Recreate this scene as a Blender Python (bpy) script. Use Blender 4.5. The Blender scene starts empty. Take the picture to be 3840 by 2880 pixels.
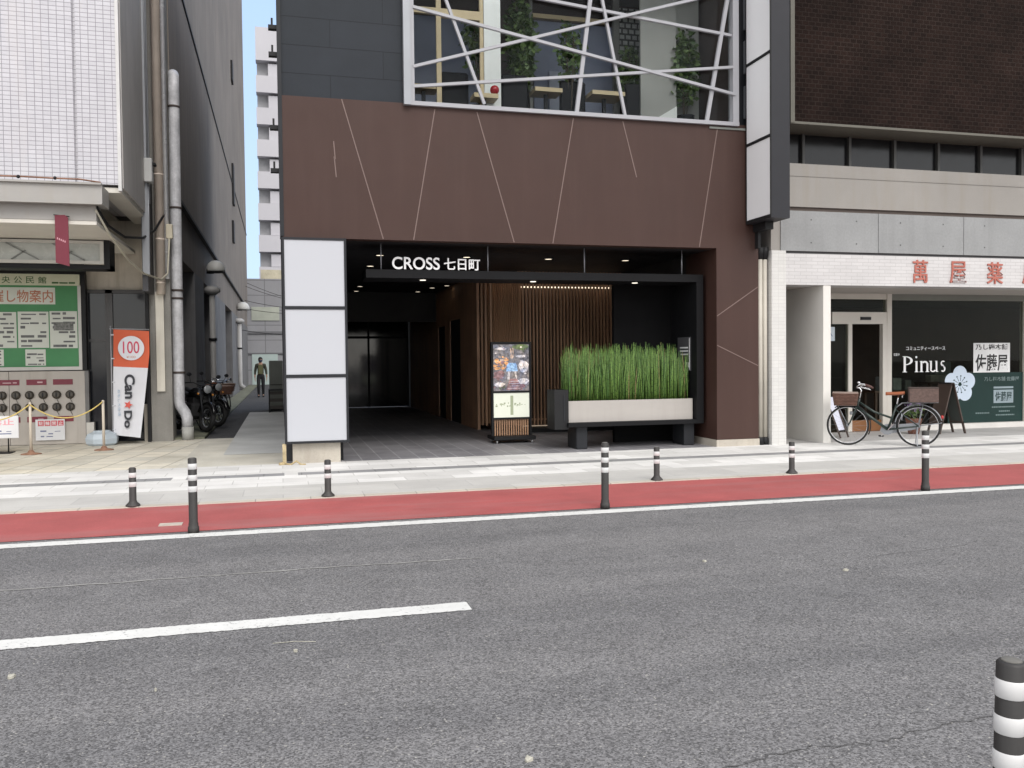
import bpy, math, random
from mathutils import Vector, Matrix
random.seed(7)
SC = bpy.context.scene
COL = SC.collection
R = math.radians

# ------------------------------------------------------------------ camera
def make_camera():
    yaw, pitch, roll = R(14.839), R(1.600), R(-0.5942)
    f = Vector((math.sin(yaw)*math.cos(pitch), math.cos(yaw)*math.cos(pitch), -math.sin(pitch)))
    r = Vector((math.cos(yaw), -math.sin(yaw), 0)); u = r.cross(f)
    r2 = math.cos(roll)*r + math.sin(roll)*u
    u2 = -math.sin(roll)*r + math.cos(roll)*u
    m = Matrix((r2, u2, -f)).transposed().to_4x4()
    m.translation = Vector((0, 0, 1.55))
    cd = bpy.data.cameras.new('camera'); cd.sensor_fit = 'HORIZONTAL'; cd.sensor_width = 36
    cd.lens = 3266.5/3840*36; cd.clip_start = .05; cd.clip_end = 900
    c = bpy.data.objects.new('camera', cd); COL.objects.link(c); c.matrix_world = m
    SC.camera = c
make_camera()

# ------------------------------------------------------------------ sky, sun, exposure
SUN_EL = R(45); SUN_DIR = Vector((.12, -.99, 0)).normalized()
W = bpy.data.worlds.new('World'); SC.world = W; W.use_nodes = True
wn = W.node_tree; bg = wn.nodes['Background']
sky = wn.nodes.new('ShaderNodeTexSky'); sky.sky_type = 'NISHITA'; sky.sun_disc = False
sky.sun_elevation = SUN_EL; sky.sun_rotation = math.atan2(SUN_DIR.x, SUN_DIR.y)
sky.air_density = 1.0; sky.dust_density = .6; sky.ozone_density = 1.0
tcw = wn.nodes.new('ShaderNodeTexCoord'); sepw = wn.nodes.new('ShaderNodeSeparateXYZ'); wn.links.new(tcw.outputs['Generated'], sepw.inputs[0])
nz = wn.nodes.new('ShaderNodeTexNoise'); nz.inputs['Scale'].default_value = 2.2; nz.inputs['Detail'].default_value = 7; wn.links.new(tcw.outputs['Generated'], nz.inputs['Vector'])
def wmath(op, a, b):
    x = wn.nodes.new('ShaderNodeMath'); x.operation = op
    for v, i in ((a, 0), (b, 1)):
        if isinstance(v, (int, float)): x.inputs[i].default_value = v
        else: wn.links.new(v, x.inputs[i])
    return x.outputs[0]
cl = wmath('ADD', nz.outputs['Fac'], wmath('MULTIPLY', sepw.outputs[1], -.62))     # thin cloud thickens towards the south and the zenith
cr_ = wn.nodes.new('ShaderNodeValToRGB'); cr_.color_ramp.elements[0].position = .12; cr_.color_ramp.elements[1].position = .52
cr_.color_ramp.elements[0].color = (.12, .12, .12, 1); cr_.color_ramp.elements[1].color = (.88, .88, .88, 1); wn.links.new(cl, cr_.inputs[0])
mxw = wn.nodes.new('ShaderNodeMix'); mxw.data_type = 'RGBA'; wn.links.new(cr_.outputs[0], mxw.inputs[0]); clr = wn.nodes.new('ShaderNodeMix'); clr.data_type = 'RGBA'; rmp = wn.nodes.new('ShaderNodeMapRange')
wn.links.new(sepw.outputs[1], rmp.inputs[0]); rmp.inputs[1].default_value = .45; rmp.inputs[2].default_value = .85     # clear pale blue air to the north
hz_ = wn.nodes.new('ShaderNodeMix'); hz_.data_type = 'RGBA'; wn.links.new(wmath('MULTIPLY', sepw.outputs[2], 2.4), hz_.inputs[0])
hz_.inputs[6].default_value = (1.75, 2.55, 3.4, 1); hz_.inputs[7].default_value = (1.05, 1.85, 3.3, 1)
wn.links.new(rmp.outputs[0], clr.inputs[0]); wn.links.new(sky.outputs[0], clr.inputs[6]); wn.links.new(hz_.outputs[2], clr.inputs[7]); wn.links.new(clr.outputs[2], mxw.inputs[6]); mxw.inputs[7].default_value = (6.2, 6.1, 6.0, 1)
wn.links.new(mxw.outputs[2], bg.inputs[0]); bg.inputs[1].default_value = .15
sl = bpy.data.lights.new('sun', 'SUN'); sl.energy = .80; sl.angle = R(28); sl.color = (1, .955, .90)
so = bpy.data.objects.new('sun', sl); COL.objects.link(so)
d = SUN_DIR*math.cos(SUN_EL) + Vector((0, 0, math.sin(SUN_EL)))
so.rotation_euler = d.to_track_quat('Z', 'Y').to_euler(); so.location = (0, -10, 30)
SC.view_settings.view_transform = 'Standard'; SC.view_settings.look = 'None'
SC.view_settings.exposure = 1.1; SC.view_settings.gamma = 1

# ------------------------------------------------------------------ materials
def lin(r, g, b):
    f = lambda c: (c/255/12.92) if c/255 <= .04045 else ((c/255+.055)/1.055)**2.4
    return (f(r), f(g), f(b))
class NT:
    def __init__(s, name):
        s.m = bpy.data.materials.new(name); s.m.use_nodes = True; s.t = s.m.node_tree
        s.b = s.t.nodes['Principled BSDF']; s.out = s.t.nodes['Material Output']
    def n(s, t, **k):
        x = s.t.nodes.new(t)
        for a, v in k.items():
            if a.startswith('i_'):
                x.inputs[int(a[2:]) if a[2:].isdigit() else a[2:].replace('_', ' ')].default_value = v
            else: setattr(x, a, v)
        return x
    def l(s, a, b): s.t.links.new(a, b)
    def coord(s, plane=None, scale=(1, 1, 1)):
        tc = s.n('ShaderNodeTexCoord')
        if plane in (None, 'xyz'):
            mp = s.n('ShaderNodeMapping'); mp.inputs['Scale'].default_value = scale
            s.l(tc.outputs['Object'], mp.inputs[0]); return mp.outputs[0]
        sep = s.n('ShaderNodeSeparateXYZ'); s.l(tc.outputs['Object'], sep.inputs[0])
        cb = s.n('ShaderNodeCombineXYZ')
        s.l(sep.outputs['XYZ'.index(plane[0].upper())], cb.inputs[0]); s.l(sep.outputs['XYZ'.index(plane[1].upper())], cb.inputs[1])
        return cb.outputs[0]
    def noise(s, vec, scale, detail=4, rough=.55):
        x = s.n('ShaderNodeTexNoise'); x.inputs['Scale'].default_value = scale
        x.inputs['Detail'].default_value = detail; x.inputs['Roughness'].default_value = rough
        s.l(vec, x.inputs['Vector']); return x.outputs['Fac']
    def ramp(s, fac, a, b, lo=.3, hi=.7):
        x = s.n('ShaderNodeValToRGB'); e = x.color_ramp.elements
        e[0].position = lo; e[0].color = (*a, 1); e[1].position = hi; e[1].color = (*b, 1)
        s.l(fac, x.inputs[0]); return x.outputs[0]
    def mix(s, a, b, fac, blend='MIX'):
        x = s.n('ShaderNodeMix', data_type='RGBA', blend_type=blend)
        for v, i in ((a, 6), (b, 7)):
            if isinstance(v, tuple): x.inputs[i].default_value = (*v, 1) if len(v) == 3 else v
            else: s.l(v, x.inputs[i])
        if isinstance(fac, (int, float)): x.inputs[0].default_value = fac
        else: s.l(fac, x.inputs[0])
        return x.outputs[2]
    def bump(s, h, strength=.3, dist=.01):
        x = s.n('ShaderNodeBump'); x.inputs['Strength'].default_value = strength; x.inputs['Distance'].default_value = dist
        s.l(h, x.inputs['Height']); s.l(x.outputs[0], s.b.inputs['Normal'])
    def math(s, op, a, b=None):
        x = s.n('ShaderNodeMath', operation=op)
        for v, i in ((a, 0), (b, 1)):
            if v is None: continue
            if isinstance(v, (int, float)): x.inputs[i].default_value = v
            else: s.l(v, x.inputs[i])
        return x.outputs[0]
def sc3(c, k): return tuple(min(1, x*k) for x in c)
MATS = {}
def mat(name, col, rough=.6, metal=0, vary=.12, vs=1.5, grain=0, gs=60, bump=0, bs=80, spec=.5, stretch=(1, 1, 1), dirt=None, rv=.08):
    """painted / plain surface: large soft variation, optional fine grain, optional bump and vertical dirt streaks"""
    if name in MATS: return MATS[name]
    t = NT(name); v = t.coord('xyz', stretch)
    c = t.ramp(t.noise(v, vs, 5, .6), sc3(col, 1-vary), sc3(col, 1+vary))
    if grain:
        c = t.mix(c, t.ramp(t.noise(t.coord(), gs, 3, .7), (1-grain,)*3, (1+0*grain,)*3), 1, 'MULTIPLY')
    if dirt:
        dv = t.coord('xyz', (3.0, 3.0, .25))
        c = t.mix(c, dirt[0], t.math('MULTIPLY', t.ramp(t.noise(dv, 1.6, 6, .65), (0, 0, 0), (1, 1, 1), .48, .8), dirt[1]))
    t.l(c, t.b.inputs['Base Color'])
    rr = t.n('ShaderNodeMapRange'); rr.inputs[3].default_value = max(.02, rough-rv); rr.inputs[4].default_value = min(1, rough+rv*1.2)
    t.l(t.noise(v, vs*3, 3), rr.inputs[0]); t.l(rr.outputs[0], t.b.inputs['Roughness'])
    t.b.inputs['Metallic'].default_value = metal; t.b.inputs['Specular IOR Level'].default_value = spec
    if bump: t.bump(t.noise(t.coord(), bs, 4), bump, .01)
    MATS[name] = t.m; return t.m
def emit(name, col, s):
    if name in MATS: return MATS[name]
    t = NT(name); v = t.coord()
    t.b.inputs['Base Color'].default_value = (*sc3(col, .6), 1)
    t.l(t.ramp(t.noise(v, 9, 2), sc3(col, .9), col), t.b.inputs['Emission Color']); t.b.inputs['Emission Strength'].default_value = s
    MATS[name] = t.m; return t.m
def glass(name, tint=(.8, .85, .84), ior=1.32, rough=.02):
    if name in MATS: return MATS[name]
    t = NT(name); t.t.nodes.remove(t.b)
    tr = t.n('ShaderNodeBsdfTransparent'); tr.inputs[0].default_value = (*tint, 1)
    gl = t.n('ShaderNodeBsdfGlossy'); gl.inputs['Roughness'].default_value = rough; gl.inputs['Color'].default_value = (.95, .97, 1, 1)
    fr = t.n('ShaderNodeFresnel'); fr.inputs[0].default_value = ior
    bp = t.n('ShaderNodeBump'); bp.inputs['Strength'].default_value = .02
    t.l(t.noise(t.coord(), .8, 1), bp.inputs['Height']); t.l(bp.outputs[0], gl.inputs['Normal'])
    mx = t.n('ShaderNodeMixShader'); t.l(fr.outputs[0], mx.inputs[0]); t.l(tr.outputs[0], mx.inputs[1]); t.l(gl.outputs[0], mx.inputs[2])
    t.l(mx.outputs[0], t.out.inputs[0]); MATS[name] = t.m; return t.m
def tiles(name, c1, c2, cm, plane, bw, bh, mortar, offset=.5, rough=.6, bump=.4, spec=.5, vary=.12, grain=.15, gs=70, rot=0, dirt=None):
    """brick / tile / slab pattern in metres on the given plane"""
    if name in MATS: return MATS[name]
    t = NT(name); v = t.coord(plane)
    if rot:
        mp = t.n('ShaderNodeMapping'); mp.inputs['Rotation'].default_value = (0, 0, rot); t.l(v, mp.inputs[0]); v = mp.outputs[0]
    b = t.n('ShaderNodeTexBrick'); b.offset = offset; b.squash = 1
    b.inputs['Color1'].default_value = (*c1, 1); b.inputs['Color2'].default_value = (*c2, 1); b.inputs['Mortar'].default_value = (*cm, 1)
    b.inputs['Scale'].default_value = 1; b.inputs['Mortar Size'].default_value = mortar; b.inputs['Mortar Smooth'].default_value = .2
    b.inputs['Bias'].default_value = 0; b.inputs['Brick Width'].default_value = bw; b.inputs['Row Height'].default_value = bh
    t.l(v, b.inputs['Vector'])
    c = t.mix(b.outputs[0], t.ramp(t.noise(t.coord(), 1.1, 6, .65), (1-vary,)*3, (1+vary,)*3), 1, 'MULTIPLY')
    c = t.mix(c, t.ramp(t.noise(t.coord(), gs, 3, .7), (1-grain,)*3, (1, 1, 1)), 1, 'MULTIPLY')
    if dirt:
        c = t.mix(c, dirt[0], t.math('MULTIPLY', t.ramp(t.noise(t.coord('xyz', dirt[2] if len(dirt) > 2 else (1, 1, 1)), .9, 7, .7), (0, 0, 0), (1, 1, 1), .5, .78), dirt[1]))
    t.l(c, t.b.inputs['Base Color']); t.b.inputs['Roughness'].default_value = rough; t.b.inputs['Specular IOR Level'].default_value = spec
    inv = t.math('SUBTRACT', 1.0, b.outputs['Fac'])
    t.bump(t.math('ADD', inv, t.math('MULTIPLY', t.noise(t.coord(), gs, 3), .15)), bump, .006)
    MATS[name] = t.m; return t.m
def asphalt(name, base, rough=.85):
    t = NT(name); v = t.coord()
    vo = t.n('ShaderNodeTexVoronoi'); vo.inputs['Scale'].default_value = 125; t.l(v, vo.inputs['Vector'])
    sp = t.n('ShaderNodeSeparateColor'); t.l(vo.outputs['Color'], sp.inputs[0])
    g = t.ramp(sp.outputs[0], sc3(base, .52), sc3(base, 1.55), .05, .95)
    mot = t.ramp(t.noise(v, 42, 6, .8), (.80,)*3, (1.2,)*3, .33, .67)
    c = t.mix(g, mot, 1, 'MULTIPLY')
    big = t.ramp(t.noise(t.coord('xyz', (.06, .9, 1)), 1.25, 5, .6), (.88, .88, .885), (1.12, 1.11, 1.10), .36, .64)
    st_ = t.ramp(t.noise(t.coord('xyz', (.5, .9, 1)), .9, 8, .72), (1, 1, 1), (.86, .86, .865), .56, .72); big = t.mix(big, st_, 1, 'MULTIPLY')
    c = t.mix(c, big, 1, 'MULTIPLY')
    mid = t.ramp(t.noise(v, 2.6, 5, .6), (.9,)*3, (1.1,)*3)
    c = t.mix(c, mid, 1, 'MULTIPLY')
    spk = t.ramp(sp.outputs[1], (0, 0, 0), (1, 1, 1), .985, .992)
    c = t.mix(c, (.30, .29, .27), spk)
    t.l(c, t.b.inputs['Base Color']); t.b.inputs['Roughness'].default_value = rough; t.b.inputs['Specular IOR Level'].default_value = .3
    t.bump(t.math('ADD', t.math('MULTIPLY', vo.outputs['Distance'], -.6), t.noise(v, 40, 4)), .55, .008)
    MATS[name] = t.m; return t.m
def paint_line(name, col, worn, base, wear=.62):
    t = NT(name); v = t.coord()
    n = t.noise(v, 34, 6, .75); n2 = t.noise(v, 3.0, 4, .6)
    fac = t.ramp(t.math('ADD', t.math('MULTIPLY', n, .75), t.math('MULTIPLY', n2, .25)), (0, 0, 0), (1, 1, 1), wear, wear+.06)
    c = t.mix(t.ramp(t.noise(v, 7, 5), sc3(col, .88), col), base, fac)
    t.l(c, t.b.inputs['Base Color']); t.b.inputs['Roughness'].default_value = .7; t.bump(t.noise(v, 90, 3), .3, .005)
    MATS[name] = t.m; return t.m

# ------------------------------------------------------------------ mesh helpers
ORG = {}
class MB:
    def __init__(s): s.v, s.f, s.mi, s.sm, s.cur, s.smooth = [], [], [], [], 0, False
    def face(s, idx): s.f.append(tuple(idx)); s.mi.append(s.cur); s.sm.append(s.smooth)
    def poly(s, pts):
        b = len(s.v); s.v += [tuple(p) for p in pts]; s.face(range(b, b+len(pts))); return s
    def box(s, x0, x1, y0, y1, z0, z1):
        b = len(s.v); s.v += [(x, y, z) for z in (z0, z1) for y in (y0, y1) for x in (x0, x1)]
        for q in ((0, 2, 3, 1), (4, 5, 7, 6), (0, 1, 5, 4), (2, 6, 7, 3), (0, 4, 6, 2), (1, 3, 7, 5)): s.face([b+i for i in q])
        return s
    def cbox(s, x0, x1, y0, y1, z0, z1, c=.01):
        """box with chamfered edges"""
        c = min(c, (x1-x0)*.45, (y1-y0)*.45, (z1-z0)*.45)
        prof = [(x0+c, y0), (x1-c, y0), (x1, y0+c), (x1, y1-c), (x1-c, y1), (x0+c, y1), (x0, y1-c), (x0, y0+c)]
        cx, cy = (x0+x1)/2, (y0+y1)/2
        def ins(p): return (cx+(p[0]-cx)*(1-2*c/(x1-x0)), cy+(p[1]-cy)*(1-2*c/(y1-y0)))
        rings = [([ins(p) for p in prof], z0), (prof, z0+c), (prof, z1-c), ([ins(p) for p in prof], z1)]
        return s.loft([[(x, y, z) for x, y in ps] for ps, z in rings])
    def loft(s, rings, closed=True, caps=True, loop=False):
        b = len(s.v); n = len(rings[0])
        for r in rings: s.v += [tuple(p) for p in r]
        m = len(rings)
        for i in range(m if loop else m-1):
            for j in range(n if closed else n-1):
                a, c = b+i*n+j, b+i*n+(j+1) % n
                d2, e = b+((i+1) % m)*n+(j+1) % n, b+((i+1) % m)*n+j
                s.face((a, c, d2, e))
        if caps and closed and not loop:
            sm = s.smooth; s.smooth = False
            s.face([b+j for j in range(n)][::-1]); s.face([b+(m-1)*n+j for j in range(n)]); s.smooth = sm
        return s
    def bar(s, p0, p1, w, h, up=(0, 0, 1)):
        p0, p1 = Vector(p0), Vector(p1); d = (p1-p0).normalized(); up = Vector(up)
        sx = d.cross(up)
        if sx.length < 1e-4: sx = d.cross(Vector((0, 1, 0)))
        sx.normalize(); sy = sx.cross(d)
        rings = [[p+sx*a*w/2+sy*b_*h/2 for a, b_ in ((-1, -1), (1, -1), (1, 1), (-1, 1))] for p in (p0, p1)]
        return s.loft(rings)
    def tube(s, path, r, n=8, loop=False):
        P = [Vector(p) for p in path]; m = len(P); rings = []; ref = None
        sm = s.smooth; s.smooth = True
        for i, p in enumerate(P):
            a = P[(i-1) % m] if (loop or i) else P[0]; c = P[(i+1) % m] if (loop or i < m-1) else P[-1]
            d = (c-a).normalized()
            if ref is None: ref = d.orthogonal().normalized()
            ref = (ref-d*ref.dot(d))
            ref = ref.normalized() if ref.length > 1e-5 else d.orthogonal().normalized()
            o = d.cross(ref); rr = r[i] if isinstance(r, (list, tuple)) else r
            rings.append([p+(ref*math.cos(2*math.pi*k/n)+o*math.sin(2*math.pi*k/n))*rr for k in range(n)])
        s.loft(rings, loop=loop); s.smooth = sm; return s
    def lathe(s, prof, c=(0, 0, 0), n=24, axis='z', caps=True):
        rings = []; sm = s.smooth; s.smooth = True
        for r, h in prof:
            ring = []
            for k in range(n):
                a = 2*math.pi*k/n; x, y = r*math.cos(a), r*math.sin(a)
                p = {'z': (x, y, h), 'y': (x, h, -y), 'x': (h, x, y)}[axis]
                ring.append((c[0]+p[0], c[1]+p[1], c[2]+p[2]))
            rings.append(ring)
        s.loft(rings, caps=caps); s.smooth = sm; return s
    def torus(s, c, Rr, r, axis='y', n=40, m=8, a0=0, a1=2*math.pi):
        full = abs(a1-a0-2*math.pi) < 1e-6; k = n if full else n+1; pts = []
        for i in range(k):
            a = a0+(a1-a0)*i/n; ca, sa = math.cos(a)*Rr, math.sin(a)*Rr
            pts.append({'y': (c[0]+ca, c[1], c[2]+sa), 'z': (c[0]+ca, c[1]+sa, c[2]), 'x': (c[0], c[1]+ca, c[2]+sa)}[axis])
        return s.tube(pts, r, m, loop=full)
    def sphere(s, c, r, n=16, m=10, lo=-90, hi=90):
        r = (r, r, r) if isinstance(r, (int, float)) else r
        rings = []; sm = s.smooth; s.smooth = True
        for i in range(m+1):
            ph = R(lo+(hi-lo)*i/m); cr, h = max(math.cos(ph), 1e-3), math.sin(ph)
            rings.append([(c[0]+r[0]*cr*math.cos(2*math.pi*k/n), c[1]+r[1]*cr*math.sin(2*math.pi*k/n), c[2]+r[2]*h) for k in range(n)])
        s.loft(rings); s.smooth = sm; return s
    def prism(s, pts, plane, d0, d1):
        """closed 2-D outline on plane 'xz' / 'yz' / 'xy', extruded from d0 to d1 along the third axis"""
        f = {'xz': lambda p, d: (p[0], d, p[1]), 'yz': lambda p, d: (d, p[0], p[1]), 'xy': lambda p, d: (p[0], p[1], d)}[plane]
        return s.loft([[f(p, d0) for p in pts], [f(p, d1) for p in pts]])
    def build(s, name, mats, parent=None, loc=None, bevel=0):
        org = ORG.get(parent.name, Vector()) if parent else (Vector(loc) if loc else Vector())
        me = bpy.data.meshes.new(name)
        me.from_pydata([tuple(Vector(p)-org) for p in s.v], [], s.f)
        for m in (mats if isinstance(mats, (list, tuple)) else [mats]): me.materials.append(m)
        me.polygons.foreach_set('material_index', s.mi); me.polygons.foreach_set('use_smooth', s.sm)
        import bmesh
        bm = bmesh.new(); bm.from_mesh(me); bmesh.ops.recalc_face_normals(bm, faces=bm.faces[:])
        if bevel:
            ed = [e for e in bm.edges if len(e.link_faces) == 2 and e.calc_face_angle(0) > .6]
            bmesh.ops.bevel(bm, geom=ed, offset=bevel, segments=1, profile=.5, affect='EDGES', clamp_overlap=True)
        bm.to_mesh(me); bm.free(); me.update()
        o = bpy.data.objects.new(name, me); COL.objects.link(o)
        if parent: o.parent = parent
        else: o.location = org
        ORG[o.name] = org
        return o
def tag(o, label, cat, group=None, kind=None):
    if label: o['label'] = label
    if cat: o['category'] = cat
    if group: o['group'] = group
    if kind: o['kind'] = kind
    return o
def thing(name, loc, label, cat, group=None):
    o = bpy.data.objects.new(name, None); COL.objects.link(o); o.location = loc; o.empty_display_size = .2
    ORG[o.name] = Vector(loc); return tag(o, label, cat, group)
def struct(o): o['kind'] = 'structure'; return o
def dup(o, parent=None):
    kids = [c for c in o.children]; c = o.copy(); COL.objects.link(c)
    if parent: c.parent = parent
    for k in kids: dup(k, c)
    return c
def text(name, body, rect, m, parent=None, plane='xz', d=0, depth=.004, bold=0, rot=0, keep=False, face=-1):
    """lettering fitted into rect (a0,a1,z0,z1) on the plane at distance d; raised towards 'face'"""
    cu = bpy.data.curves.new(name, 'FONT'); cu.body = body; cu.offset = bold; cu.extrude = .001
    o = bpy.data.objects.new(name, cu); COL.objects.link(o)
    dg = bpy.context.evaluated_depsgraph_get(); me = bpy.data.meshes.new_from_object(o.evaluated_get(dg))
    bpy.data.objects.remove(o); bpy.data.curves.remove(cu)
    pts = [Vector(v.co) for v in me.vertices]
    if rot: pts = [Vector((p.y, -p.x, p.z)) for p in pts]     # turned a quarter clockwise
    x0, x1 = min(p.x for p in pts), max(p.x for p in pts); y0, y1 = min(p.y for p in pts), max(p.y for p in pts)
    kx, ky = (rect[1]-rect[0])/(x1-x0), (rect[3]-rect[2])/(y1-y0)
    ox = oy = 0
    if keep:
        k = min(kx, ky); ox = ((rect[1]-rect[0])-(x1-x0)*k)/2; oy = ((rect[3]-rect[2])-(y1-y0)*k)/2; kx = ky = k
    org = ORG.get(parent.name, Vector()) if parent else Vector()
    for v, p in zip(me.vertices, pts):
        a, z = rect[0]+ox+(p.x-x0)*kx, rect[2]+oy+(p.y-y0)*ky; q = d+face*(depth if p.z > 0 else 0)
        v.co = (Vector((a, q, z)) if plane == 'xz' else Vector((q, a, z)))-org
    me.materials.clear(); me.materials.append(m); me.update()
    ob = bpy.data.objects.new(name, me); COL.objects.link(ob)
    if parent: ob.parent = parent
    ORG[ob.name] = org
    return ob
def circ(cx, cy, r, n=20, a0=0, sx=1): return [(cx+r*sx*math.cos(a0+2*math.pi*k/n), cy+r*math.sin(a0+2*math.pi*k/n)) for k in range(n)]

# ------------------------------------------------------------------ colours and shared materials
M_ASPH = asphalt('asphalt', (.137, .135, .137))
M_ASPH_D = asphalt('old asphalt', (.055, .055, .057))
M_RED = tiles('red lane', (.40, .088, .086), (.37, .086, .084), (.38, .088, .086), 'xy', 3.1, .8, .001, bump=.1, grain=.35, gs=130, vary=.16, rough=.8, dirt=((.27, .15, .145), .9, (.22, 1.2, 1)))
M_LINE = paint_line('white road paint', (.62, .62, .60), None, (.20, .20, .20), .565)
M_GREY_SLAB = tiles('grey slab', (.50, .49, .465), (.45, .44, .42), (.38, .37, .36), 'xy', .9, .52, .006, vary=.1, bump=.15, rough=.75)
M_WHITE_SLAB = tiles('white slab', (.72, .71, .69), (.57, .56, .54), (.45, .44, .42), 'xy', .62, .37, .006, vary=.12, bump=.15, rough=.7)
M_KERB = tiles('kerb stone', (.52, .49, .42), (.47, .44, .38), (.25, .24, .22), 'xy', .6, .5, .006, bump=.2)
M_GUTTER = tiles('gutter cover', (.27, .27, .272), (.24, .24, .242), (.12, .12, .12), 'xy', .5, .4, .006, bump=.3)
M_YTILE = tiles('cream paver', (.70, .65, .54), (.57, .545, .47), (.36, .335, .28), 'xy', .45, .45, .014, offset=0, bump=.4, vary=.16, rot=R(8), dirt=((.30, .25, .16), .6))
M_PALE_P = mat('pale alley paving', (.50, .505, .495), .8, vary=.16, vs=.9, grain=.2, bump=.2, bs=40)
M_MOSS = mat('mossy concrete', (.15, .155, .11), .9, vary=.35, vs=2.2, grain=.3, bump=.3, bs=30)
M_DTILE = tiles('dark floor tile', (.27, .262, .275), (.22, .215, .228), (.50, .50, .51), 'xy', .60, .30, .006, bump=.25, rough=.45, vary=.25, rot=R(90))
M_LPAVE = tiles('light recess paving', (.44, .43, .42), (.39, .38, .37), (.3, .29, .28), 'xy', .4, .4, .005, bump=.15)
M_BROWN = mat('brown cladding', (.054, .0265, .0205), .55, vary=.07, vs=.8, grain=.2, gs=70, bump=.08, bs=120, dirt=((.066, .036, .029), .4), spec=.3)
M_JOINT = mat('pale joint line', (.155, .105, .092), .6, vary=.1)
M_SLATE = tiles('slate grey cladding', (.017, .021, .028), (.015, .019, .025), (.010, .012, .016), 'xz', 1.6, .42, .006, offset=.5, bump=.5, rough=.55, spec=.25, vary=.14)
M_BLACK = mat('black steel', (.009, .009, .010), .55, vary=.2, spec=.3)
M_CHAR = mat('charcoal steel', (.017, .018, .021), .5, vary=.12, spec=.25)
M_DARKIN = mat('dark interior wall', (.018, .018, .019), .7, vary=.2)
M_CEIL = mat('black ceiling', (.012, .012, .014), .6, vary=.2)
M_WOOD = tiles('brown wood boards', (.52, .30, .185), (.47, .27, .165), (.2, .11, .07), 'yz', .19, 4.0, .003, offset=0, bump=.2, rough=.5, vary=.2)
M_SLAT = mat('wood slat', (.42, .245, .145), .5, vary=.25, vs=3, stretch=(1, 1, .2))
M_WHITE = mat('white paint', (.74, .73, .71), .5, vary=.05, dirt=((.45, .42, .37), .3))
M_WFRAME = mat('white painted steel', (.31, .31, .33), .35, vary=.04)
M_SILVER = mat('silver aluminium', (.27, .28, .30), .42, metal=.3, vary=.06)
M_CHROME = mat('chrome', (.65, .65, .66), .16, metal=1, vary=.04)
M_BEIGE = mat('beige plinth', (.44, .40, .34), .7, vary=.12, grain=.15, dirt=((.25, .21, .16), .5))
M_LITE = mat('white acrylic', (.425, .435, .465), .28, vary=0, rv=0)
M_LITE2 = mat('bright white acrylic', (.70, .70, .71), .3, vary=0, rv=0)
M_GLASS = glass('clear glass', (.9, .92, .92), 1.13); M_GLASS_D = glass('dark glass', (.30, .33, .34), 1.4)
M_TEXTW = mat('white lettering', (.80, .80, .80), .4, vary=.03)
M_TAN = mat('pale wood', (.52, .40, .24), .5, vary=.12, vs=3)
M_RUBBER = mat('black rubber', (.016, .016, .016), .7, vary=.2, spec=.3)

# ------------------------------------------------------------------ setting: ground, road, pavement
def sheet(name, m, x0, x1, y0, y1, z):
    return struct(MB().poly([(x0, y0, z), (x1, y0, z), (x1, y1, z), (x0, y1, z)]).build(name, m))
sheet('ground', mat('far ground', (.16, .155, .15), .9, vary=.2, vs=.05), -260, 260, -160, 420, -.03)
sheet('road', M_ASPH, -70, 90, .3, 8.46, 0)
sheet('bike_lane', M_RED, -70, 90, 8.46, 10.03, .004)
def painted(x0, x1, y0, y1, step, jag):
    mb = MB(); n = int((x1-x0)/step); q = random.Random(int(x1*7)); top = [(x0+(x1-x0)*i/n, y1+q.uniform(-jag, jag)) for i in range(n+1)]; bot = [(x0+(x1-x0)*i/n, y0+q.uniform(-jag, jag)) for i in range(n+1)]
    for i in range(n): mb.poly([(*bot[i], .004), (*bot[i+1], .004), (*top[i+1], .004), (*top[i], .004)])
    return struct(mb.build('road_marking', M_LINE))
painted(-12, 30, 8.16, 8.345, .03, .007)
painted(-6.9, 1.12, 5.25, 5.43, .018, .006); painted(8.2, 14.0, 5.25, 5.43, .018, .006)
# a lighter resurfacing seam and a few cracks: thin strips lying on the asphalt
def wobble(name, pts, w, m, z, jag=.012, sub=14):
    mb = MB(); P = []
    for (x0, y0), (x1, y1) in zip(pts, pts[1:]):
        for i in range(sub):
            t = i/sub; P.append((x0+(x1-x0)*t, y0+(y1-y0)*t+random.uniform(-jag, jag)))
    P.append(pts[-1])
    for i in range(len(P)-1):
        (a, b), (c, e) = P[i], P[i+1]; h = w*random.uniform(.35, 1)/2; k = w*random.uniform(.35, 1)/2
        mb.poly([(a, b-h, z), (c, e-k, z), (c, e+k, z), (a, b+h, z)])
    return struct(mb.build(name, m))
M_SEAM = mat('seam sealer', (.25, .245, .235), .8, vary=.2, vs=9)
M_CRACK = mat('crack shade', (.078, .076, .076), .95, vary=.3, vs=12)
wobble('road_seam', [(-3.2, 6.66), (-1.2, 6.64), (.3, 6.66), (1.5, 6.62)], .035, M_SEAM, .0035)
wobble('road_crack', [(1.55, 2.94), (1.95, 3.0), (2.3, 2.97), (2.75, 3.04), (3.4, 3.0)], .008, M_CRACK, .0035, .018)
wobble('road_crack', [(1.2, 7.42), (2.6, 7.46), (4.2, 7.36), (5.6, 7.4)], .007, M_CRACK, .0035, .02)
wobble('road_crack', [(4.3, 5.75), (5.4, 5.9)], .007, M_CRACK, .0035, .02)
PZ = .015
sw = MB()
def strip(x0, x1, y0, y1, mi): sw.cur = mi; sw.poly([(x0, y0, PZ), (x1, y0, PZ), (x1, y1, PZ), (x0, y1, PZ)])
sw.cur = 0; sw.poly([(-70, 10.03, 0), (90, 10.03, 0), (90, 10.03, PZ), (-70, 10.03, PZ)])
strip(-70, 90, 10.03, 10.16, 0); strip(-70, 90, 10.16, 11.15, 1); strip(-70, 90, 11.15, 12.13, 2)
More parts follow.
